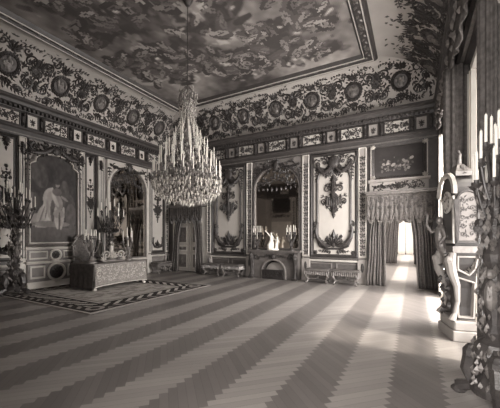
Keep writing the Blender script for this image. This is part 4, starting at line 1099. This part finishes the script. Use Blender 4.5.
# ------------------------------------------------------------------ stools
def stool(label, loc, rotz):
    t = thing('stool', label, 'stool', loc, rotz, 'fringed stools along the walls')
    mb = MB(); mb.box(-.36, .36, -.24, .24, .40, .5, .045); mb.build('cushion', CURTM, t, smooth=False)
    mb = MB()
    for j in range(52):
        s = j/52*4; k = int(s); u = s-k
        x, y = [(-.355+.71*u, -.245), (.36, -.24+.48*u), (.355-.71*u, .245), (-.36, .24-.48*u)][k]; mb.lathe(x, y, [(.004, .29), (.02, .3), (.014, .42), (.0, .43)], 5)
    mb.build('fringe', GILTM, t)
    mb = MB(); mb.box(-.33, .33, -.22, .22, .36, .41, .01); mb.build('apron', GILT, t)
    for sx in (1, -1):
        for sy in (1, -1):
            mb = MB(); mb.tube([(sx*.29, sy*.18, .38), (sx*.33, sy*.21, .27), (sx*.26, sy*.16, .12), (sx*.31, sy*.2, .03)], [.045, .05, .028, .035], 7); mb.ell(sx*.315, sy*.205, .03, .05, .05, .03, 8, 4); mb.build('leg', GILTM, t)
    t.scale = (1.18, 1, 1)
    mb = MB(); mb.tube([(-.27, -.16, .14), (0, 0, .17), (.27, .16, .14)], .018, 6); mb.tube([(.27, -.16, .14), (0, 0, .17), (-.27, .16, .14)], .018, 6); mb.ell(0, 0, .2, .04, .04, .06, 8, 5); mb.build('stretcher', GILTM, t)
    return t
s0 = stool('fringed stool by the far wall, right next to the open doorway', (-1.98, YB-.42, 0), 0)
dup(s0, (-2.92, YB-.42, 0), 0, 'fringed stool by the far wall, right next to the mantelpiece')
dup(s0, (-6.42, YB-.42, 0), 0, 'fringed stool by the far wall, just left of the mantelpiece')
dup(s0, (-7.4, YB-.42, 0), 0, 'fringed stool by the far wall, right beside the closed door')
dup(s0, (-9.98, 9.85, 0), pi/2, 'fringed stool by the left wall near the corner')

# ------------------------------------------------------------------ chandelier
CHX, CHY = -4.55, 5.3
ch = thing('chandelier', 'huge crystal chandelier with tiers of white candles hanging mid-room', 'chandelier', (CHX, CHY, 0))
mb = MB(); mb.tube([(0, 0, 7.06), (0, 0, 5.0)], .008, 6)
for i in range(26): mb.ell(0, 0, 5.02+i*.08, .012, .012, .03, 6, 4)
mb.lathe(0, 0, [(.0, 6.9), (.05, 6.92), (.12, 7.04), (.13, 7.06), (0, 7.065)], 12); mb.build('chain', GILT, ch)
mb = MB(); mb.lathe(0, 0, [(.0, 2.42), (.05, 2.46), (.04, 2.6), (.1, 2.7), (.06, 2.85), (.05, 3.2), (.11, 3.32), (.05, 3.45), (.045, 3.9), (.1, 4.0), (.05, 4.1), (.04, 4.5), (.09, 4.6), (.04, 4.7), (.03, 5.05), (0, 5.06)], 12); mb.build('stem', GILTM, ch)
r = random.Random(77)
def drop(mb, x, y, z, s):
    mb.add([(x, y, z-s*1.6), (x-s*.5, y-s*.2, z), (x+s*.35, y-s*.45, z), (x+s*.15, y+s*.5, z), (x, y, z+s*.7)], [(0, 2, 1), (0, 3, 2), (0, 1, 3), (4, 1, 2), (4, 2, 3), (4, 3, 1)])
TIERS = [(24, .76, 2.92, .36), (20, .61, 3.13, .42), (16, .46, 3.34, .46), (11, .31, 3.56, .48), (7, .16, 3.78, .48)]
for n, R, zt, hc in TIERS:
    mb = MB(); mb.tube([(R*.72*cos(2*pi*i/40), R*.72*sin(2*pi*i/40), zt-.12) for i in range(41)], .014, 6, False); mb.build('tier_ring', GILTM, ch)
    for k in range(n):
        a = 2*pi*k/n + R*7; zz = zt + r.uniform(-.06, .05); mb = MB(); e = arm(mb, cos(a)*R*.3, sin(a)*R*.3, zz-.16, a, R*.7, .1, .009)
        for q in range(2): drop(mb, e[0]+r.uniform(-.04, .04), e[1]+r.uniform(-.04, .04), e[2]-.1-.05*q, .03)
        mb.build('arm', GILTM, ch)
        candle(ch, *e, h=hc*r.uniform(.85, 1.08), r=.0115)
mb = mb0 = MB(); mc = MB()                             # strings and drops of crystal
def ringdrops(R, z, n, s, j=.02):
    for k in range(n):
        a = 2*pi*k/n + r.uniform(-.05, .05); drop(mb, (R+r.uniform(-j, j))*cos(a), (R+r.uniform(-j, j))*sin(a), z+r.uniform(-j, j)*2, s*r.uniform(.7, 1.3))
for i in range(15):                                    # basket under the arms
    t = i/14; R = .79*math.sqrt(max(0, 1-(t*.99)**2.0))*.99; mb = (mb, mc)[i % 2]; ringdrops(R, 2.84 - t*.46, int(10+40*R), .04); mb = mb0
for n, R, zt, hc in TIERS:
    ringdrops(R, zt-.1, int(14+44*R), .036, .03); mb = mc; ringdrops(R*.85, zt-.16, int(8+30*R), .034, .04); mb = mb0
for k in range(16):                                    # ropes rising to the crown
    a = 2*pi*k/16
    for i in range(26):
        t = i/25; R = .11 + .42*(1-t)**2.2; drop(mb, R*cos(a), R*sin(a), 3.6+t*1.15, .022)
o = mb.build('crystal_drops', CRYSTAL, ch); o['kind'] = 'stuff'
o = mc.build('smoked_drops', SMOKED, ch); o['kind'] = 'stuff'
mb = MB()
for z, R, n in ((4.45, .17, 18), (4.6, .2, 22), (4.75, .22, 22), (4.88, .2, 18), (4.98, .13, 12)): ringdrops(R, z, n, .036, .03)
for _ in range(240):
    z = r.uniform(3.9, 4.95); R = r.uniform(.04, .2); a = r.uniform(0, 2*pi); drop(mb, R*cos(a), R*sin(a), z, .026)
o = mb.build('crown_drops', SMOKED, ch); o['kind'] = 'stuff'
mb = MB()
for i in range(10): a = 2*pi*i/10; mb.tube([(.06*cos(a), .06*sin(a), 4.55), (.2*cos(a), .2*sin(a), 4.68), (.17*cos(a), .17*sin(a), 4.9), (.05*cos(a), .05*sin(a), 5.05)], .012, 5)
mb.tube([(.2*cos(2*pi*i/24), .2*sin(2*pi*i/24), 4.68) for i in range(25)], .012, 5, False); mb.build('crown', GILTM, ch)

# ------------------------------------------------------------------ tall clock by the right-hand wall
ck = thing('longcase_clock', 'tall scrolled pedestal clock with pale inlaid side, standing before the window wall', 'clock', (.655, 5.84, 0), radians(-76))
W, D = .31, .16
mb = MB(); mb.box(-W-.02, W+.02, -D-.04, D+.01, 0, .16, .012); mb.box(-W, W, -D-.02, D, .16, .31, .02); mb.build('plinth', WALLC, ck)
mb = MB()
def prof_rings(keys): return [[(-w, -df, z), (w, -df, z), (w, D-.01, z), (-w, D-.01, z)] for z, w, df in keys]
mb.loft(prof_rings([(.31, .17, .06), (.5, .15, .04), (.8, .17, .06), (1.0, .21, .1), (1.18, .27, .15), (1.30, .29, .17), (1.36, .3, .17)]), caps=True); mb.build('lower_body', WOODD, ck)
mb = MB(); mb.loft([[(x*1.0, y, z) for x, y in ((-W-.03, -D-.05), (W+.03, -D-.05), (W+.03, D), (-W-.03, D))] for z in (1.36, 1.46)], caps=True); mb.build('waist_moulding', GILTM, ck)
for sg in (1, -1):
    mb = MB(); x = sg*(W-.03)
    mb.tube([(x, -D-.03, 1.36), (x, -D-.06, 1.2), (x, -D-.04, 1.05), (x*.93, -D+.03, .85), (x*.85, -D+.05, .6), (x*.9, -D+.01, .42), (x, -D-.04, .31)], [.05, .075, .07, .05, .035, .035, .055], 8)
    mb.ell(x, -D-.08, 1.24, .07, .07, .07, 9, 6); mb.build('scroll_leg', WALLC, ck)
mb = MB(); top = [(W*cos(pi*i/12), 2.30+.28*sin(pi*i/12)) for i in range(13)]
mb.prism([(-W+.02, 1.46), (W-.02, 1.46), (W-.02, 2.28)] + [(x*.93, z) for x, z in top] + [(-W+.02, 2.28)], -D, D-.01); mb.build('case', WOODD, ck)
mb = MB(lambda x, y, z: (x, y-D, z)); mb.sweep([(W*.98, 2.28)] + top + [(-W*.98, 2.28)], [(-.06, 0), (-.05, .05), (0, .06), (.03, .02)], closed=False)
mb.sweep([(-W+.03, 1.5), (W-.03, 1.5), (W-.03, 2.24), (-W+.03, 2.24)], [(0, 0), (0, .03), (.04, .03), (.05, 0)]); mb.build('front_moulding', GILTL, ck)
mb = MB(); mb.lathe(0, 0, [(0, 0), (.17, 0), (.18, .02), (.15, .03), (0, .03)], 24)
vs = [(x, -D-z, 2.16+y) for x, y, z in mb.v]; mb.v = vs; dl = mb.build('dial', IVORY, ck)
mb = MB(lambda x, y, z: (x, y-D-.035, 2.16+z))
for i in range(12):
    a = 2*pi*i/12; mb.box(.13*cos(a)-.008, .13*cos(a)+.008, -.004, 0, .13*sin(a)-.02, .13*sin(a)+.02)
mb.leaf(0, 0, 1.1, .12, .025, .006); mb.leaf(0, 0, 2.6, .085, .03, .008); mb.build('clock_hand', WOODD, dl)
# the side towards us: arched pale panel with inlay (local +x face)
S = lambda x, y, z: (W-.02-y, x, z)
mb = MB(S); d = D-.03; ap = [(-d, 1.53), (d, 1.53), (d, 2.18)] + [(d*cos(pi*i/10), 2.18+.12*sin(pi*i/10)) for i in range(11)] + [(-d, 2.18)]
mb.prism(ap, -.012, 0); sp = mb.build('side_panel', MIDC, ck)
mb = MB(S); mb.sweep(ap, [(-.02, 0), (-.02, .03), (.005, .035), (.015, .01)]); mb.build('side_moulding', GILT, ck)
mb = MB(lambda x, y, z: (W-.008-y, x, z)); rr = random.Random(8)
for i in range(46): mb.leaf(rr.uniform(-d+.03, d-.03), rr.uniform(1.58, 2.22), rr.uniform(0, 6.3), rr.uniform(.04, .08), .025, .006)
for i in range(5):
    for sg in (1, -1): mb.spiral(sg*.06, 1.65+.13*i, .045, 0, 1.1, sg, .008, .005, -.004, 9, 4)
mb.build('side_inlay', GILT, sp)
mb = MB(lambda x, y, z: (W-.05-y, x, z)); mb.sweep([(-.13, 1.1), (.02, 1.02), (.1, 1.12), (.13, 1.3), (-.13, 1.3)], [(-.015, 0), (-.01, .06), (.01, .06), (.02, 0)])
for i in range(7): mb.leaf(.02+.02*i, 1.04+.035*i, rr.uniform(0, 3), .07, .04, .07)
mb.sweep([(-.1, .36), (.1, .36), (.12, .9), (-.12, .98)], [(-.012, -.06), (-.01, .0), (.01, .0), (.02, -.06)])
mb.build('side_scrollwork', WALLC, ck)
mb = MB(); mb.loft([[(-w, -e, z), (w, -e, z), (w, e-.01, z), (-w, e-.01, z)] for z, w, e in ((2.56, .2, .12), (2.62, .22, .13), (2.68, .15, .09), (2.76, .07, .05))], caps=True); mb.tube([(-.2, -.0, 2.58), (-.12, 0, 2.72), (0, 0, 2.66), (.12, 0, 2.72), (.2, 0, 2.58)], .035, 6); mb.build('pediment', GILTM, ck)
mb = MB(); figure(mb, (0, .0, 2.74), .26, .05, ((.3, .8), (-.25, .9)))
o = mb.build('finial_figure', GILTM, ck, smooth=True)
# gilt winged figure on the front with an arm raised into the room
mb = MB(); x = .0; y = -D-.1
mb.tube([(x, y+.07, 1.3), (x, y-.0, 1.45), (x, y-.02, 1.6), (x, y+.0, 1.74), (x, y-.0, 1.8)], [.05, .075, .07, .075, .035], 9); mb.ell(x, y-.02, 1.87, .05, .055, .065, 10, 7)
mb.tube([(x-.06, y, 1.73), (x-.08, y-.12, 1.68), (x-.08, y-.19, 1.8), (x-.08, y-.18, 1.93)], [.035, .03, .024, .016], 7); mb.ell(x-.08, y-.175, 1.95, .024, .022, .034, 7, 5)
mb.tube([(x+.06, y, 1.73), (x+.12, y+.02, 1.6), (x+.09, y-.05, 1.5)], [.035, .03, .022], 7)
mb.tube([(x, y+.08, 1.4), (x+.03, y+.06, 1.2), (x+.08, y+.09, 1.05), (x+.02, y+.1, .9)], [.07, .06, .045, .02], 8)
o = mb.build('front_figure', GILTM, ck, smooth=True); md = o.modifiers.new('fuse', 'REMESH'); md.mode = 'VOXEL'; md.voxel_size = .012
mb = MB(lambda x, y, z: (x, y-D-.03, z))
for _ in range(34): mb.leaf(rr.uniform(-.25, .25), rr.uniform(.35, 1.35), rr.uniform(0, 6.3), .11, .06, .06)
mb.build('front_carving', GILT, ck)

# ------------------------------------------------------------------ window hangings on the right-hand wall
def hanging(name, label, m, y0, y1, x, z0, z1, nf, amp, gather=0.0, solid=.015):
    """hangs parallel to the right-hand wall between y0 and y1"""
    mb = MB(); rows = []
    for i in range(17):
        u = i/16; g = gather*sin(pi*min(1, u*1.2))**2
        rows.append((z1-(z1-z0)*u, 0, (y1-y0)*(1-g), 0))
    curtain(mb, rows, nf, amp, 60)
    return tag(mb.build(name, m, None, (x, y1, 0), -pi/2, True, solid), label, 'curtain')
hanging('window_curtain', 'dark curtain added across the near window recess to block its light', CURT, 2.62, 4.28, 1.09, .02, 4.6, 9, .06)  # added to keep the near window's light off candelabrum and floor
def bundle(name, label, m, x0, x1, y, z0, z1, nf, amp, solid=.015, deep=0):
    """a gathered hanging seen face-on from the room's end: folds run across x"""
    mb = MB()
    if deep:                                  # a full round of folds, closed on itself
        R = []
        for i in range(19):
            u = i/18; pinch = 1-.3*math.exp(-((u-.62)/.16)**2)
            R.append([((x0+x1)/2 + (x1-x0)/2*pinch*cos(a)*(1+amp*sin(nf*a)), y + deep*pinch*sin(a)*(1+amp*sin(nf*a)), z1-(z1-z0)*u) for a in [2*pi*j/72 for j in range(72)]])
        mb.loft(R, caps=True)
    else: curtain(mb, [(z1-(z1-z0)*i/12, x0, x1, y) for i in range(13)], nf, amp, 40)
    return tag(mb.build(name, m, None, (0, 0, 0), 0, True, 0 if deep else solid), label, 'curtain')
bundle('window_curtain', 'gathered dark curtain at the right edge, between clock and big candelabrum', CURT, .70, .96, 4.5, .02, 4.6, 11, .14, deep=.17)
bundle('net_curtain', 'bright white net curtain edge rising above the clock', SHEER, .80, .92, 5.95, .003, 4.3, 3, .02, .01)
bundle('window_curtain', 'dark window curtain just beyond the clock', CURT, .5, .86, 6.42, .02, 4.6, 9, .14, deep=.17)
bundle('window_curtain', 'dark window curtain far along the right wall, beside the doorway curtain', CURT, .62, .88, 9.8, .02, 4.6, 9, .14, deep=.3)
bundle('net_curtain', 'slim pale net curtain at the far window, left of the clock', NET, .60, .74, 9.3, .003, 4.3, 3, .02, .01)
def win_pelmet(label, y0, y1):
    t = thing('window_pelmet', label, 'pelmet', (XR-.0, (y0+y1)/2, 4.1), -pi/2); w = y1-y0; R = []
    for i in range(6):
        u = i/5; R.append([(-w/2+w*j/60, -.3-.03*sin(j*.9)*u, 1.15*(1-u) + u*(.34+.12*abs(cos(pi*3*j/60)))) for j in range(61)])
    mb = MB(); mb.loft(R, closed=False); mb.build('valance', CURT, t, smooth=True, solid=.02)
    mb = MB(); mb.mould(-w/2, w/2, [(0, .98), (.34, .98), (.38, 1.04), (.38, 1.1), (0, 1.14)]); mb.build('cornice_board', GILT, t)
    mb = MB(lambda x, y, z: (x, y-.34, z)); rr = random.Random(2)
    for k in range(40): mb.leaf(rr.uniform(-w/2+.1, w/2-.1), rr.uniform(.5, 1.0), rr.uniform(0, 6.3), .16, .09, .05)
    mb.build('carving', GILTM, t)
win_pelmet('dark swagged pelmet over the near window, above the candelabrum', 2.4, 6.0)
win_pelmet('dark swagged pelmet over the far window', 6.2, 9.75)
